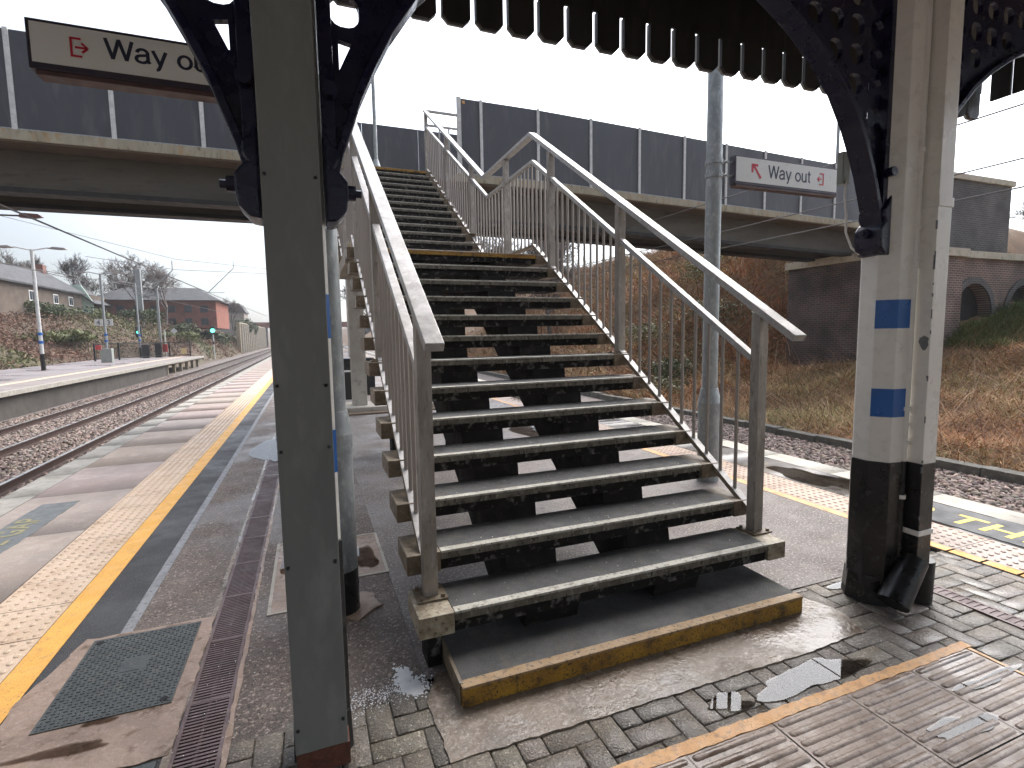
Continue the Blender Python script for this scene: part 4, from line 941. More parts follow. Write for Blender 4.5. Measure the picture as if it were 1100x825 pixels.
CURV = [(.145, 2.12), (.165, 2.20), (.235, 2.40), (.29, 2.52), (.35, 2.635), (.455, 2.79), (.60, 2.935), (.75, 3.045), (.90, 3.13), (1.06, 3.21), (1.25, 3.27), (1.42, 3.31)]
def column(xc, board, label, blabel):
    root = empty('canopy_column', (xc, 0, 0)); tag(root, label, 'column')
    RO8 = -8.0 if not board else 0.0
    def octo(r, z0, z1, r2=None):
        r2 = r if r2 is None else r2; vs = [(xc + rr * math.cos(math.radians(22.5 + RO8 + 45 * i)), YO + rr * math.sin(math.radians(22.5 + RO8 + 45 * i)), zz) for rr, zz in ((r, z0), (r2, z1)) for i in range(8)]
        return MB().add(vs, [tuple(range(8))[::-1], tuple(range(8, 16))] + [(i, (i + 1) % 8, 8 + (i + 1) % 8, 8 + i) for i in range(8)])
    RO, YO = (.104, .028) if board else (.132, 0)
    octo(RO, .83, 3.62).build('shaft', white, root, bevel=.004)
    octo(RO + .005, .10 if not board else 0, .829).tube((xc, YO, 0), (xc, YO, .16), .152 if not board else RO + .012, RO + .007, n=8).build('black_base', blk, root, bevel=.004)
    for z0, z1 in ((1.087, 1.244), (1.576, 1.731)):
        if board: octo(RO + .0015, z0, z1).build('blue_band', blue, root)
        else:
            q_ = [(xc + (RO + .0025) * math.cos(math.radians(a_ + RO8)), YO + (RO + .0025) * math.sin(math.radians(a_ + RO8))) for a_ in (202.5, 247.5, 292.5)]
            q_ += [(xc + (RO - .01) * math.cos(math.radians(a_ + RO8)), YO + (RO - .01) * math.sin(math.radians(a_ + RO8))) for a_ in (292.5, 247.5, 202.5)]
            MB().prism(q_, z0, z1, 'z').build('blue_band', blue, root)
    for s in (-1, 1):
        cx_ = lambda d: xc + s * d
        # curved flange
        fl = MB(); P3 = [Vector((cx_(a_), 0, b_)) for a_, b_ in CURV]; n = len(P3); vs = []
        for i, p in enumerate(P3):
            d = (P3[min(i + 1, n - 1)] - P3[max(i - 1, 0)]).normalized(); nn = Vector((-d.z, 0, d.x)) * (1 if s > 0 else -1)
            t_k = .028
            for yy, off in ((-.055, 0), (.055, 0), (.055, t_k), (-.055, t_k)): vs.append(p + Vector((0, yy, 0)) + nn * off)
        fs = [(0, 1, 2, 3), tuple(4 * (n - 1) + i for i in (3, 2, 1, 0))]
        for i in range(n - 1):
            for k in range(4): o = 4 * i; fs.append((o + k, o + 4 + k, o + 4 + (k + 1) % 4, o + (k + 1) % 4))
        br = fl.add(vs, fs).build('bracket', navy, root, bevel=.004)
        # pierced web
        outer = [(a_ + .0, b_ + .012) for a_, b_ in CURV] + [(1.42, 3.60), (.10, 3.60)]
        hl_ = []
        def inside(x, z):  # clearance from arc
            za = np.interp(x, [c[0] for c in CURV], [c[1] for c in CURV]); return z > za
        for i in range(8):
            for j in range(9):
                hx, hz = .192 + .150 * i, 2.695 + .1445 * j
                a2, b2 = .050, .052
                cs = [(hx - a2, hz - b2), (hx + a2, hz - b2)]
                if hz + b2 > 3.57 or hx + a2 > 1.36: continue
                if not all(inside(px + .012, pz - .012) for px, pz in cs): continue
                hl_.append([(hx + a2 * (abs(math.cos(t)) ** .8) * math.copysign(1, math.cos(t)), hz + b2 * (abs(math.sin(t)) ** .8) * math.copysign(1, math.sin(t))) for t in [2 * PI * (q + .5) / 16 for q in range(16)]])
        hl_.append([(.168, 2.50), (.212, 2.592), (.168, 2.60)])
        mt = Matrix.Translation((xc, 0, 0)) @ Matrix.Diagonal((s, 1, 1, 1)) @ XZ
        wb = holes_plate(outer, hl_, .028, 'pierced_web', navy, br, mt)
        if s < 0: wb.data.flip_normals()
        MB().box(min(cx_(.10), cx_(.145)), max(cx_(.10), cx_(.145)), -.055, .055, 2.10, 3.60).build('upright', navy, br, bevel=.004)
        # corbel with bolt
        q = [(.10, 1.97), (.135, 1.975), (.168, 2.01), (.175, 2.055), (.175, 2.11), (.15, 2.14), (.135, 2.15), (.15, 2.175), (.15, 2.215), (.125, 2.235), (.10, 2.29)]
        MB().prism([(cx_(a_), b_) for a_, b_ in q], -.075, .075, 'y').build('corbel', navy, br, bevel=.008)
        MB().tube((cx_(.17), 0, 2.09), (cx_(.205), 0, 2.09), .026, n=8).tube((cx_(.20), 0, 2.09), (cx_(.225), 0, 2.09), .014, n=6).build('bolt', navy, br)
        MB().tube((cx_(.13), -.06, 2.40), (cx_(.13), -.10, 2.40), .024, n=8).build('bolt', navy, br)
    if board:
        x0, x1 = -2.645, -2.467
        bd = MB().box(x0, x1, -.12, -.075, .105, 3.6).build('cover_board', cvr, root, bevel=.003)
        MB().box(x0 + .002, x1 + .006, -.119, -.02, .02, .104).build('primer_foot', primer, bd)
        MB().box(x0 + .010, x1 - .004, -.074, -.062, .06, 3.6).build('edge_trim', white, bd)
        sc_ = MB()
        for z in (.20, .80, 1.20, 1.42, 2.1, 2.75, 3.3):
            for x in (x0 + .012, x1 - .014): sc_.tube((x, -.1205, z + random.uniform(-.01, .01)), (x, -.124, z), .006, n=8)
        sc_.build('screw', plastic, bd)
    else:
        x0, x1, y0, y1 = .575, .690, -.205, -.12
        pp = MB().box(x0, x1, y0, y1, .829, 3.7).build('downpipe', white, root, bevel=.004)
        MB().box(x0, x1, y0, y1, .20, .828).build('black_lower_pipe', blk, pp, bevel=.004)
        MB().box(x0 - .006, x1 + .006, y0 - .006, y1, 2.21, 2.26).box(x0 - .006, x1 + .006, y0 - .006, y1, .42, .45).build('socket', white, pp, bevel=.004)
        MB().tube((.60, -.175, .27), (.40, -.20, .065), .072, .078, n=20).build('shoe', blk, pp, smooth=True)
        MB().tube((.598, -.175, .2705), (.600, -.1752, .274), .064, n=20).build('shoe_mouth', black, pp)
        MB().tube((.705, -.15, .005), (.705, -.15, .25), .066, .070, n=20).build('shoe', blk, pp, smooth=True)
        MB().tube((.545, -.120, .835), (.545, -.120, 3.6), .019, n=12).build('conduit', white, root, smooth=True)
        MB().tube((.545, -.120, .25), (.545, -.120, .834), .0195, n=12).build('black_conduit', blk, root, smooth=True)
        cl = MB()
        for z in (.62, .93, 1.03, 1.12, 1.9, 2.1, 2.5): cl.tube((.545, -.12, z), (.545, -.12, z + .022), .026, n=12)
        cl.build('clip', white, root, smooth=True)
        # chipped paint
        ch = MB()
        for (yy, z, a_, b_) in ((-.205, 1.50, .026, .045), ):
            pts = [(x0 - .0012, yy + .03 + a_ * math.cos(t) * random.uniform(.6, 1.1), z + b_ * math.sin(t) * random.uniform(.6, 1.1)) for t in [k * PI / 6 for k in range(12)]]
            ch.quad(*pts)
        for k in range(15):
            z = random.uniform(.5, 2.4); s2 = random.uniform(.003, .008); ch.box(x0 - .001, x0 + .004, y0 - .001, y0 + s2, z, z + random.uniform(.008, .05))
        ch.build('paint_chip', whiteg, pp)
    return root
column(-2.550, True, 'left canopy column faced with a grey green screwed board and navy arched brackets', '')
column(.515, False, 'right canopy column painted white with blue bands and black foot beside a square downpipe', '')
# dangling cable beside the right column
cb = MB(); P5 = [(.37, .158, 2.42), (.355, .15, 2.33), (.345, .13, 2.22), (.335, .12, 2.12), (.345, .09, 2.03), (.37, .06, 1.99)]
for p, q in zip(P5[:-1], P5[1:]): cb.tube(p, q, .006, n=6)
tag(cb.build('loose_cable', white, smooth=True), 'thin white cable dangling beside the bracket of the right column', 'cable')
jb = MB().box(.345, .405, .16, .20, 2.40, 2.58).build('junction_box', greybox, bevel=.006); tag(jb, 'small grey junction box behind the bracket of the right column', 'box')

# ------------------------------------------------------------ poles and signs
lamp_col('steel_pole', (-2.425, 1.05, 0), 5.5, .073, 'galvanised steel pole with swollen foot between the grey column and the stairs', collar=(.098, 1.04, 1.17), black_to=.26)
lamp_col('steel_pole', (1.36, 2.30, 0), 6.5, .078, 'tall mottled galvanised pole behind the right balustrade carrying the way out sign', collar=(.112, .83, .98))
ragged('pole_foot_mortar', [(-2.56, .93), (-2.33, .90), (-2.20, 1.0), (-2.24, 1.2), (-2.5, 1.22)], mortar, .012, amp=.02)
tag(bpy.data.objects['pole_foot_mortar'], kind='structure')
def arcp(cx_, cy, rx, ry, a0, a1, n=10): return [(cx_ + rx * math.cos(math.radians(a0 + (a1 - a0) * i / n)), cy + ry * math.sin(math.radians(a0 + (a1 - a0) * i / n))) for i in range(n + 1)]
GLY = {'W': ([[(.04, 1), (.275, 0)], [(.265, 0), (.515, 1)], [(.505, 1), (.755, 0)], [(.745, 0), (.98, 1)]], 1.06),
       'a': ([[(.07, .52)] + arcp(.27, .50, .19, .20, 160, 0) + [(.46, .12), (.53, .03)], [(.46, .44), (.22, .38)] + arcp(.22, .21, .18, .17, 100, 270) + arcp(.26, .24, .20, .20, 270, 345)], .62),
       'y': ([[(.03, .72), (.27, .05)], [(.51, .72), (.24, -.12)] + arcp(.13, -.13, .10, .11, -10, -95, 5)], .57),
       'o': ([arcp(.30, .355, .235, .315, 0, 360, 24)], .66),
       'u': ([[(.06, .72), (.06, .24)] + arcp(.25, .24, .19, .20, 180, 360, 10) + [(.45, .72)], [(.45, .30), (.45, 0)]], .58),
       't': ([[(.17, .92), (.17, .16)] + arcp(.27, .16, .10, .11, 180, 290, 6), [(.02, .68), (.33, .68)]], .36), ' ': ([], .34)}
def stroke_text(body, x0, z0, cap, y, w_, m, parent, sx=1.13):
    """sans-serif lettering drawn as flat ribbons on the sign face"""
    b = MB(); x = x0; q = 0
    for chh in body:
        st, adv = GLY[chh]
        for pl in st:
            q += 1; P = [Vector((p[0], p[1])) for p in pl]; n = len(P); closed = (P[0] - P[-1]).length < 1e-4; vs = []
            for i, p in enumerate(P):
                a_ = P[i - 1] if i > 0 else (P[-2] if closed else None); c = P[i + 1] if i < n - 1 else (P[1] if closed else None)
                d0 = (p - a_).normalized() if a_ is not None else (c - p).normalized(); d1 = (c - p).normalized() if c is not None else d0
                nn = (Vector((-d0.y, d0.x)) + Vector((-d1.y, d1.x))); nn = nn.normalized() if nn.length > 1e-3 else Vector((-d0.y, d0.x)); k = min(1.9, 1 / max(.3, nn.dot(Vector((-d0.y, d0.x)))))
                for sg in (-1, 1): t = p + nn * sg * w_ / 2 * k; vs.append((x + t.x * cap * sx, y - .0004 * (q % 2), z0 + t.y * cap))
            b.add(vs, [(2 * i, 2 * i + 2, 2 * i + 3, 2 * i + 1) for i in range(n - 1)])
        x += adv * cap * sx
    return b.build('lettering', m, parent)
def icon(x0, z0, h, y, parent, flip=False, th=.0045):
    s = -1 if flip else 1; wdt = h * .62; X = lambda a_: x0 + (a_ if not flip else wdt * 1.0 - a_)
    t = h * .10; b = MB()
    def rx(a_, b_, c, d): b.box(min(X(a_), X(b_)), max(X(a_), X(b_)), y - .003, y, c, d)
    rx(0, t, z0, z0 + h); rx(t, wdt * .8, z0, z0 + t); rx(t, wdt * .8, z0 + h - t, z0 + h)
    zc = z0 + h / 2
    a0, a1 = (wdt * .35, wdt * 1.25)
    if flip: a0, a1 = (wdt * .45, wdt * 1.12)
    rx(a0 + .0, a1 - .004, zc - t / 2, zc + t / 2)
    tip = a1 if not flip else a0
    sg = 1
    for q in (-1, 1):
        p0 = (X(a1 if not flip else a1), zc) if not flip else (x0 - wdt * .17, zc)
        p1 = (p0[0] - h * (.26 if not flip else -.20), zc + q * h * (.24 if not flip else .18))
        b.beam((p0[0], y - .0015, p0[1]), (p1[0], y - .0015, p1[1]), t, .003, up=(0, 1, 0))
    return b.build('exit_symbol', redink, parent)
def sign(x0, x1, z0, z1, y, label, face, txt, tx, size, tz=.36, sx=1.13):
    root = empty('way_out_sign', ((x0 + x1) / 2, y, z0)); tag(root, label, 'sign')
    MB().box(x0, x1, y, y + .075, z0, z1).build('frame', signf, root, bevel=.004)
    MB().box(x0 + .015, x1 - .015, y - .002, y + .01, z0 + .028, z1 - .014).build('face', face, root)
    MB().box(x0 + .02, x1, y + .004, y + .085, z0 - .022, z0 - .001).build('lower_lip', signlip, root, bevel=.003)
    stroke_text(txt, tx, z0 + (z1 - z0) * tz, size, y - .0026, .135, ink, root, sx)
    return root
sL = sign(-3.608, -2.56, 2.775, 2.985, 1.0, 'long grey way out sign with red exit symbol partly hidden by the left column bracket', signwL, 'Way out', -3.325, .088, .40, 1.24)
icon(-3.452, 2.845, .083, .9975, sL)
MB().box(-2.56, -2.49, 1.02, 1.06, 2.82, 2.84).box(-2.56, -2.49, 1.02, 1.06, 2.92, 2.94).build('clamp_arm', galv, sL)
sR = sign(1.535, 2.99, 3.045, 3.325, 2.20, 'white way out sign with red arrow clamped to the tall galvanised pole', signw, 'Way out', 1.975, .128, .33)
icon(2.695, 3.128, .125, 2.1975, sR, flip=True)
ar = MB(); c0 = Vector((1.765, 2.1965, 3.255)); c1 = Vector((1.875, 2.1965, 3.125))
ar.beam(c0, c1, .022, .003, up=(0, 1, 0)); ar.box(1.75, 1.835, 2.195, 2.198, 3.236, 3.258); ar.box(1.75, 1.772, 2.195, 2.198, 3.175, 3.236); ar.build('arrow', redink, sR)
bm_ = MB()
for z in (3.13, 3.26): bm_.tube((1.36, 2.30, z - .022), (1.36, 2.30, z + .022), .086, n=20); bm_.beam((1.43, 2.27, z), (1.54, 2.235, z), .022, .012); bm_.tube((1.452, 2.215, z), (1.452, 2.29, z), .011, n=6)
bm_.build('pole_clamp', galv, sR)

# ------------------------------------------------------------ overhead wires
def wire(name, pts, r, label, m=plastic, group=None):
    b = MB()
    for p, q in zip(pts[:-1], pts[1:]): b.tube(p, q, r, n=5, caps=False)
    tag(b.build(name, m), label, 'wire', group)
wm_ = mat('wire_metal', (.10, .09, .085), rough=(.5, .6), metal=.3)
def sag(x, y0, y1, z0, z1, s_, n=14): return [(x, y0 + (y1 - y0) * i / n, z0 + (z1 - z0) * i / n - s_ * 4 * (i / n) * (1 - i / n)) for i in range(n + 1)]
wire('overhead_wire', sag(5.4, -12, 30, 4.12, 4.9, .25), .011, 'highest of the three cables slanting past the right column', wm_)
wire('overhead_wire', sag(5.4, -12, 34, 3.53, 4.1, .2), .010, 'middle cable slanting past the right column', wm_)
wire('overhead_wire', sag(5.4, -12, 34, 3.17, 3.7, .15), .010, 'lowest cable slanting past the right column', wm_)
wire('overhead_wire', sag(-6.6, -12, 60, 3.55, 3.9, .1), .016, 'thick dark contact wire sweeping over the nearest left track', wm_)
wire('overhead_wire', sag(-9.5, -12, 75, 3.36, 4.2, .1), .011, 'thinner wire over the second left track low across the lamp post', wm_)
wire('overhead_wire', [(-22, 60, 9.6), (-14.6, 60, 8.55), (6, 60, 8.1)], .02, 'thin level cross span wire between the masts beyond the far platform', wm_)
wire('overhead_wire', [(-30, 60, 13.5), (-14.6, 60, 9.6), (-5, 62, 9.0), (6, 60, 9.7)], .02, 'upper catenary wire drooping across the left sky', wm_)
wire('overhead_wire', sag(-16.5, 12, 90, 4.8, 8.0, .2), .02, 'faint wire running over the far platform', wm_)

# ------------------------------------------------------------ far platform and its furniture
struct(MB().box(-18.8, -11.75, -12, 40, -.95, -.002).box(-18.8, -11.75, 40, 53, -.25, -.002).build('far_platform', mat('far_platform_wall', (.085, .075, .065), (.06, .052, .045), rough=(.8, .9), scale=2, bump=.3)))
struct(bandm(-18.8, -14.0, -12, 53, .0).build('far_platform_surface', mat('far_tarmac', (.27, .225, .215), (.21, .185, .18), rough=(.4, .7), scale=.6, wet=.7, wscale=.4)))
struct(bandm(-14.0, -11.7, -12, 53, .0).build('far_platform_flags', mat('far_flags', (.27, .225, .20), (.22, .19, .17), rough=(.5, .8), scale=.8)))
struct(bandm(-13.35, -12.95, -12, 53, .004).build('far_tactile', tactile))
struct(MB().box(-11.72, -11.55, -12, 53, -.15, .006).build('far_coping', coping))
pl = MB()
for y in np.arange(41, 53, 2.2): pl.box(-12.1, -11.9, y, y + .2, -.95, -.25)
struct(pl.build('far_platform_piers', conc))
bandp = mat('lamp_post_white', (.62, .62, .60), (.5, .5, .48), rough=(.4, .6), scale=6)
def banded(root, x, y, r):
    for z0, z1, m_ in ((0, .9, blk), (1.45, 1.6, blue), (1.9, 2.05, blue)):
        MB().tube((x, y, z0 + .002), (x, y, z1), r, n=10).build('painted_band', m_, root)
l1 = lamp_col('street_lamp', (-16.0, 33.5, 0), 6.45, .075, 'white double headed lamp post nearest on the far platform', heads=(-1, 1), m=bandp); banded(l1, -16.0, 33.5, .108)
l2 = lamp_col('street_lamp', (-16.1, 43.6, 0), 6.3, .075, 'grey double headed lamp post carrying the 4 and 3 platform plates', heads=(-1, 1)); banded(l2, -16.1, 43.6, .108)
for x, ch, wd_ in ((-16.40, '4', 'left-hand'), (-15.80, '3', 'right-hand')):
    ps = MB().box(x - .24, x + .24, 43.44, 43.48, 2.62, 3.08).build('platform_number', signw); tag(ps, '%s square white platform plate, reading %s, on the grey lamp post' % (wd_, ch), 'sign')
    text(ch, .46, 'numeral', ink, ps, extrude=.004, mtx=Matrix.Translation((x - .13, 43.43, 2.69)) @ Matrix.Rotation(PI / 2, 4, 'X'))
l3 = lamp_col('street_lamp', (-16.2, 52.0, 0), 6.4, .07, 'third lamp post of the far platform beside the black railings', heads=(-1,)); banded(l3, -16.2, 52.0, .1)
l4 = lamp_col('street_lamp', (-3.0, 34.0, 0), 6.4, .06, 'distant white banded post seen between the grey pole and stairs', heads=(-1,), m=bandp)
def place_low(root, dx, dy):
    root.location = (root.location.x + dx, root.location.y + dy, root.location.z)
place_low(l4, 3.0 - .98, -14.0)
banded(l4, -3.0, 34.0, .085)
gb = MB().box(-16.2, -15.55, 42.6, 43.1, 0, 1.0).build('equipment_cabinet', greybox, bevel=.02); tag(gb, 'pale grey cabinet at the foot of the lamp post with platform plates', 'cabinet')
gp = MB().box(-16.45, -16.12, 42.55, 42.59, .92, 1.25).build('red_notice', mat('red_notice', (.5, .06, .06), rough=(.5, .6))); tag(gp, 'small red notice beside the pale cabinet', 'notice')
fe = empty('railing_fence', (-16, 50, 0)); tag(fe, 'black railing fence closing the end of the far platform', 'fence')
FP = [(-17.6, 46.0), (-16.5, 47.5), (-14.2, 52.8), (-12.6, 52.8)]
rl = MB(); bars = MB()
for (x0, y0), (x1, y1) in zip(FP[:-1], FP[1:]):
    rl.beam((x0, y0, 1.3), (x1, y1, 1.3), .06, .07); rl.beam((x0, y0, .15), (x1, y1, .15), .05, .05)
    n = int(math.hypot(x1 - x0, y1 - y0) / .12)
    for i in range(n): bars.tube((x0 + (x1 - x0) * i / n, y0 + (y1 - y0) * i / n, .15), (x0 + (x1 - x0) * i / n, y0 + (y1 - y0) * i / n, 1.3), .014, n=4, caps=False)
rl.build('rail', plastic, fe)
bb_ = bars.build('bars', plastic, fe)
for x, y in FP: MB().box(x - .05, x + .05, y - .05, y + .05, 0, 1.38).build('post', plastic, fe)
for x, y, c_, lb in ((-14.45, 52.4, (.5, .06, .06), 'red warning board on the black end railings'), (-13.1, 52.6, (.55, .42, .2), 'cream warning board low on the black end railings')):
    o = MB().box(x - .20, x + .20, y, y + .04, .45 if c_[0] == .5 else .25, 1.15 if c_[0] == .5 else .75).build('warning_board', mat('board_%s' % lb[:3], c_, rough=(.5, .6))); tag(o, lb, 'sign')
for (x, y, w2, h2, lb) in ((-15.6, 51.0, .5, 1.15, 'left of two black lineside cabinets behind the railings'), (-14.9, 51.9, .45, 1.25, 'right of two black lineside cabinets behind the railings')):
    tag(MB().box(x - w2 / 2, x + w2 / 2, y, y + .45, 0, h2).build('lineside_cabinet', plastic, bevel=.03), lb, 'cabinet')
def signal(x, y, z0, h, label, r=.16):
    root = empty('railway_signal', (x, y, z0)); tag(root, label, 'signal')
    MB().tube((x, y, z0), (x, y, z0 + h), .07, n=8).build('post', bandp, root)
    MB().box(x - .24, x + .24, y - .1, y + .2, z0 + h, z0 + h + 1.0).build('head', plastic, root, bevel=.05)
    MB().tube((x, y - .14, z0 + h + .45), (x, y - .10, z0 + h + .45), r, n=14).build('lamp', green_lamp, root)
    for k, c_ in enumerate((signw, blk)): MB().tube((x, y, z0 + h * (.3 + .3 * k)), (x, y, z0 + h * (.42 + .3 * k)), .085, n=8).build('band', c_, root)
signal(-16.98, 55, -.3, 2.1, 'left railway signal showing green behind the end of the far platform', .13)
signal(-13.25, 70, -.93, 3.0, 'right railway signal showing a bright green star beside the tracks', .24)
dm_ = empty('marker_post', (-15.0, 57, -.4)); tag(dm_, 'slim post with white diamond marker plate between the two signals', 'sign')
MB().tube((-15.4, 57, -.4), (-15.4, 57, 2.5), .06, n=8).build('post', bandp, dm_); MB().box(-15.4, -14.7, 56.98, 57.02, 2.34, 2.42).build('arm', plastic, dm_)
MB().prism([(-14.9, 2.35), (-14.6, 2.05), (-14.3, 2.35), (-14.6, 2.65)], 56.9, 56.94, 'y').build('diamond_plate', signw, dm_)
# overhead line masts
def mast(x, y, z0, h, w_, label, arm=None):
    root = empty('overhead_line_mast', (x, y, z0)); tag(root, label, 'mast')
    MB().box(x - w_, x + w_, y - w_ * .8, y + w_ * .8, z0, z0 + h).build('post', galv, root)
    if arm:
        b = MB(); (x1, z1), (x2, z2) = arm; b.tube((x, y, z1), (x2, y, z2), .06, n=5); b.tube((x, y, z1 + .6), (x2 - (x2 - x) * .35, y, z1 + .6), .04, n=5); b.tube((x2, y, z2), (x2, y, z2 + 1.1), .05, n=5); b.build('cantilever_arm', galv, root)
mast(-20.4, 70, 1., 8.6, .26, 'thickest grey overhead line mast rising in front of the red brick building', arm=((0 - 20.4 + 20.4 + 5.9, 6.0), ) * 0 or ((0, 6.2), (-14.7 * 70 / 60 + .2, 9.6)))
mast(-16.9, 62, -.5, 7.4, .10, 'thin pale overhead line post just right of the thickest mast')
mast(-17.05, 90, .5, 7.2, .16, 'overhead line mast in front of the right end of the red brick building', arm=((0, 8.0), (-12.8, 12.4)))
rg = empty('lamp_bracket', (-9.6, 15, 4.7)); tag(rg, 'rusty lamp head on a thin arm reaching in at the left edge under the bridge', 'lamp')
MB().tube((-11.2, 15, 4.70), (-9.0, 15, 4.74), .022, n=6).build('arm', wm_, rg)
MB().prism([(-9.15, 4.70), (-9.1, 4.80), (-8.75, 4.79), (-8.68, 4.73), (-8.9, 4.68)], 14.92, 15.08, 'y').build('lantern', mat('rusty_lantern', (.16, .09, .08), rough=(.6, .8)), rg)
MB().tube((-11.2, 15, -.93), (-11.2, 15, 4.75), .05, n=8).build('post', galv, rg)
# buildings
ha = empty('brick_house', (-27, 64, 3)); tag(ha, 'long brown brick house with grey slate roof above the left bank', 'house')
ZH, ZE = 3.0, 7.0
MB().box(-33, -27, 53, 73.5, ZH, ZE).build('wall', brickB, ha)
MB().prism([(-33, ZE), (-27, ZE), (-30, ZE + 2.1)], 52.99, 53.2, 'y').build('gable', brickBx, ha)
MB().box(-33.005, -26.995, 52.985, 52.995, ZH, ZE).build('gable_wall', brickBx, ha)
rf = MB().prism([(-33.3, ZE - .15), (-33.3, ZE + .02), (-30, ZE + 2.3), (-26.6, ZE + .02), (-26.6, ZE - .15), (-30, ZE + 2.1)], 52.8, 73.8, 'y').build('roof', slate, ha)
MB().box(-30.6, -29.7, 71.8, 72.6, ZE + 1.6, ZE + 3.1).build('chimney', brickR, rf)
for y in (61.5, 66.6, 70.3):
    wf_ = MB().box(-26.99, -26.93, y - .55, y + .55, 5.45, 6.45).build('window', wframe, ha)
    MB().box(-26.925, -26.91, y - .43, y - .04, 5.55, 6.35).box(-26.925, -26.91, y + .04, y + .43, 5.55, 6.35).build('pane', glass, wf_)
wf_ = MB().box(-26.99, -26.93, 70.6, 71.6, 3.6, 4.8).build('window', wframe, ha); MB().box(-26.925, -26.91, 70.7, 71.5, 3.7, 4.7).build('pane', glass, wf_)
hb = empty('gabled_house', (-26, 78, 3)); tag(hb, 'small house with pale mint gable wall next to the long brown house', 'house')
MB().box(-29.5, -26.5, 74.6, 80, 3, 7).build('wall', brickB, hb)
MB().prism([(-29.6, 3), (-26.2, 3), (-26.2, 6.2), (-27.2, 8.1), (-29.6, 8.1)], 74.2, 74.4, 'y').build('mint_gable', mint, hb)
MB().beam((-28.7, 77, 8.16), (-25.9, 77, 5.9), 6.0, .12, up=(0, 0, 1)).build('roof', slate, hb)
hc = empty('red_brick_block', (-20, 84, 4)); tag(hc, 'wide two storey red brick block with grey hipped roof behind bare trees', 'building')
MB().box(-28, -14.2, 80, 92, 3, 6.75).build('wall', brickR, hc)
MB().box(-14.199, -14.15, 80, 92, 3, 6.75).build('end_wall', brickRy, hc)
MB().add([(-28.6, 79.4, 6.76), (-13.6, 79.4, 6.76), (-13.6, 92.6, 6.76), (-28.6, 92.6, 6.76), (-26.0, 86, 8.9), (-17.2, 86, 8.9)], [(0, 1, 5, 4), (1, 2, 5), (2, 3, 4, 5), (3, 0, 4), (0, 3, 2, 1)]).build('roof', slate, hc)
for x in np.arange(-27, -15, 1.9):
    for z in (5.6, 3.9):
        wf_ = MB().box(x - .45, x + .45, 79.93, 79.99, z - .45, z + .45).build('window', slate, hc); MB().box(x - .38, x - .03, 79.915, 79.925, z - .38, z + .38).box(x + .03, x + .38, 79.915, 79.925, z - .38, z + .38).build('pane', glass, wf_)
hd = empty('distant_house', (-17, 130, 3)); tag(hd, 'faint grey distant house beyond the signal by the bank', 'house')
MB().box(-22, -15.6, 128, 136, 2, 7.2).build('wall', mat('far_wall', (.3, .26, .23), rough=(.8, .9)), hd); MB().prism([(-22.4, 7.2), (-15.2, 7.2), (-16.4, 9.2), (-21.2, 9.2)], 127.6, 136.4, 'y').build('roof', slate, hd)
rw = empty('retaining_wall', (-13, 120, 0)); tag(rw, 'tall ribbed concrete retaining wall beside the distant tracks', 'wall')
MB().box(-13.6, -13.0, 95, 149, -.95, 4.2).build('wall', conc, rw)
rb_ = MB()
for y in np.arange(96, 149, 3.2): rb_.box(-13.0, -12.7, y, y + .4, -.95, 4.0)
rb_.build('buttresses', lconc, rw)
dbg = empty('road_bridge', (0, 150, 3)); tag(dbg, 'distant road bridge with reddish brick parapet over the tracks', 'bridge')
MB().box(-60, 30, 150, 158, 4.2, 5.6).build('parapet', brickR, dbg)
MB().box(-60, -12.9, 150.2, 157.8, -.95, 4.19).box(10, 30, 150.2, 157.8, -.95, 4.19).box(-4.2, -2.8, 150.2, 157.8, -.95, 4.19).build('abutment', brickD, dbg)
# planter / bin group beyond the stairs
pc = empty('planter', (-1.6, 10.6, 0)); tag(pc, 'dark square planter box with pale frame standing beyond the foot of the trestle', 'planter')
MB().box(-1.80, -1.50, 10.5, 10.8, .12, .78).build('box', plastic, pc)
MB().box(-1.82, -1.48, 10.48, 10.52, .76, .80).box(-1.83, -1.80, 10.48, 10.50, .10, .80).box(-1.50, -1.47, 10.48, 10.50, .10, .80).box(-1.82, -1.48, 10.48, 10.50, .08, .12).build('frame', wframe, pc)
bn = MB().box(-1.9, -.9, 12.4, 13.2, 0, 1.0).build('storage_bin', plastic, bevel=.03); tag(bn, 'black storage bin behind the pale framed planter', 'bin')

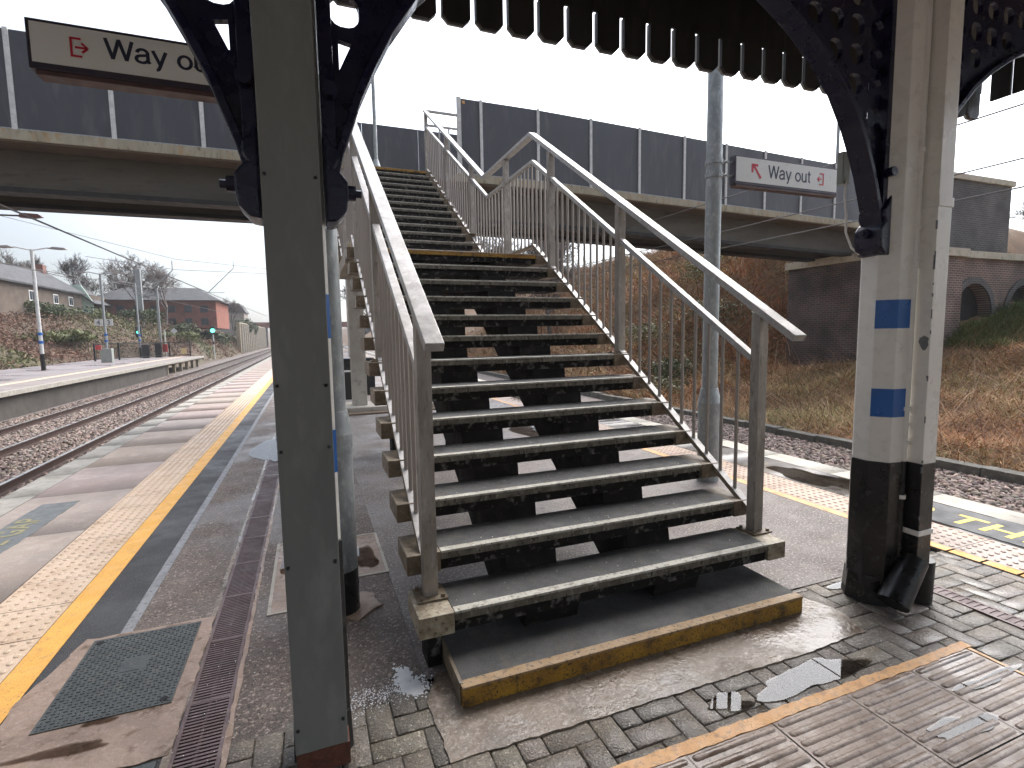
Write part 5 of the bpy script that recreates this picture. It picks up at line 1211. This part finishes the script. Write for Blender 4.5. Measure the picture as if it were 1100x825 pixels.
# ------------------------------------------------------------ trees
def tree_mesh(seed, h, spread, depth=7, r0=.16, droop=.0, up=.35):
    """bare winter tree: returns trunk MB and fine twig arrays"""
    r = random.Random(seed); big = MB(); segs = []
    def grow(p, d, ln, rad, k):
        q = p + d * ln
        rad = max(rad, .019)
        if k <= 2: big.tube(p, q, rad, rad * .72, n=6, caps=False)
        else: segs.append((p, q, rad, rad * .6))
        if k >= depth: return
        nb = 3 if k < 5 else 3
        for i in range(nb):
            ax = Vector((r.uniform(-1, 1), r.uniform(-1, 1), r.uniform(-.6, .9)))
            nd = (d * (1.05 if i == 0 else .55) + ax * spread * (1 if i else .45) + Vector((0, 0, up - droop * k / depth))).normalized()
            grow(p.lerp(q, 1 if i == 0 else r.uniform(.45, 1)), nd, ln * r.uniform(.62, .86), rad * (.72 if i == 0 else .52), k + 1)
    grow(Vector((0, 0, 0)), Vector((r.uniform(-.1, .1), r.uniform(-.1, .1), 1)).normalized(), h * .26, r0, 0)
    P = np.array([s[0] for s in segs]); Q = np.array([s[1] for s in segs]); ra = np.array([s[2] for s in segs]); rb2 = np.array([s[3] for s in segs])
    d = Q - P; d /= np.linalg.norm(d, axis=1)[:, None] + 1e-9
    u = np.cross(d, np.array([.3, .5, .8])); u /= np.linalg.norm(u, axis=1)[:, None] + 1e-9; v = np.cross(d, u)
    V = []
    for base, rr in ((P, ra), (Q, rb2)):
        for t in (0, 2.094, 4.189): V.append(base + (u * math.cos(t) + v * math.sin(t)) * rr[:, None])
    V = np.stack(V, 1); n = len(segs); f0 = np.array([(0, 1, 4, 3), (1, 2, 5, 4), (2, 0, 3, 5)])
    Fc = (f0[None] + (np.arange(n) * 6)[:, None, None]).reshape(-1, 4)
    return big, V.reshape(-1, 3), Fc
PROTO = []
for sd_, dr, upv in ((1, .0, .30), (2, .5, .32), (5, .15, .22)):
    big, V, Fc = tree_mesh(sd_, 10, .75, depth=7, r0=.17, droop=dr, up=upv)
    PROTO.append((big, V, Fc))
_pm = {}
def tree(x, y, z, h, kind, label, group, pale=False, rot=0.):
    root = empty('bare_tree', (x, y, z)); tag(root, label, 'tree', group)
    key = (kind, pale)
    if key not in _pm:
        big, V, Fc = PROTO[kind]; m_ = barkpale if pale else bark
        a_ = big.build('trunk', m_, None); b_ = npmesh('crown', V, Fc, m_); _pm[key] = (a_.data, b_.data)
        bpy.data.objects.remove(a_); bpy.data.objects.remove(b_)
    for nm, me in zip(('trunk', 'crown'), _pm[key]):
        o = bpy.data.objects.new(nm, me); COL.objects.link(o); o.parent = root
    s_ = h / 10; root.scale = (s_, s_, s_); root.rotation_euler = (0, 0, rot)
    return root
G_ = 'bare winter trees on the skyline'
spots = [(-32.5, 76, 4, 9.5, 0, 'bare tree above the roof of the long brown house, left of the white lamp post'), (-30, 82, 4, 9, 2, 'bare tree above the house roof just right of the white lamp post'),
         (-28.0, 90, 4, 9, 0, 'bare tree between the brown house and the red brick block'),
         (-21.6, 74, 3.6, 9.5, 1, 'tall pale birch standing in front of the red brick block'), (-19.3, 76, 3.4, 8.6, 1, 'right-hand drooping birch in front of the red brick block'),
         (-14.6, 100, 3, 6.5, 0, 'small bare tree right of the red brick block')]
for i, (x, y, z, h, k_, lb) in enumerate(spots): tree(x, y, z, h, k_, lb, None, pale=(k_ == 1), rot=i * 1.3)
k_ = 0
for i, (x, y, z, h) in enumerate([(9.6, 29, .0, 9.0), (11.4, 27, .8, 8.5), (13.4, 31, 1.8, 8.4), (11.0, 36, .6, 10), (15.2, 36, 3.0, 8.2), (8.8, 44, .0, 11), (12.8, 43, 1.2, 10.5), (17, 41, 4.2, 7), (6.6, 58, -.9, 13), (10.5, 55, .4, 12), (4.5, 75, -.9, 14)]):
    o = tree(x, y, z, h, i % 3, 'bare trees seen as white gapped twigs under the bridge through the balusters', G_, rot=i * 2.1)
for i, (x, y, z, h, lb) in enumerate([(30, 16, 5.2, 4.5, 'bare shrub top poking above the coped brick wall'), (33, 14, 5.0, 4, 'bare thin shrub at the far right above the brick wall')]): tree(x, y, z, h, i, lb, None, rot=i)
for i, (x, y, rx, rz, cl, lb) in enumerate([
    (-25.5, 62, 2.6, 1.6, DG, 'dark green laurel in front of the long brown house'), (-23.5, 66, 1.6, 1.1, OL, 'yellow green shrub right of the dark laurel'),
    (-20.5, 70, 2.0, 1.8, DG, 'dark shrub below the birches'), (-17.2, 74, 2.2, 1.8, DG, 'large dark bush below the red brick block'), (-15.2, 84, 1.8, 1.6, DG, 'dark bush by the right end of the red brick block'),
    (-16.4, 68, 2.2, 1.0, OL, 'bright green mound behind the signals'), (-22.5, 52, 2.6, .8, OL, 'mossy green mound on the bank behind the white lamp post'),
    (-13.8, 108, 1.8, 2.8, DG, 'ivy covered bush on top of the retaining wall'), (-13.6, 118, 1.8, 2.6, DG, 'ivy bush further along the retaining wall')]):
    clump('evergreen_bush', (x, y, (hl(x, y) if y < 100 else 2.2)), (rx, rx, rz), 2200, .16, cl, 80 + i, lb)
cl_ = clump('leaning_shrub', (20.5, 7.2, hr(20.5, 7.2) + .6), (1.0, 1.0, 2.2), 700, .07, IV, 99, 'pale leaved shrub leaning in at the right edge before the dark upper wall')

# ------------------------------------------------------------ haze: the damp air of the day
hz = MB().box(-420, 420, -40, 440, -2.4, 22).build('haze', None); hz['kind'] = 'stuff'
hm = bpy.data.materials.new('damp_air'); hm.use_nodes = True; t_ = hm.node_tree
for x in list(t_.nodes): t_.nodes.remove(x)
o_ = t_.nodes.new('ShaderNodeOutputMaterial'); pv = t_.nodes.new('ShaderNodeVolumePrincipled'); t_.links.new(pv.outputs[0], o_.inputs['Volume'])
pv.inputs['Color'].default_value = (.93, .95, 1, 1); pv.inputs['Density'].default_value = .0007; pv.inputs['Anisotropy'].default_value = .2
hz.data.materials.clear(); hz.data.materials.append(hm)
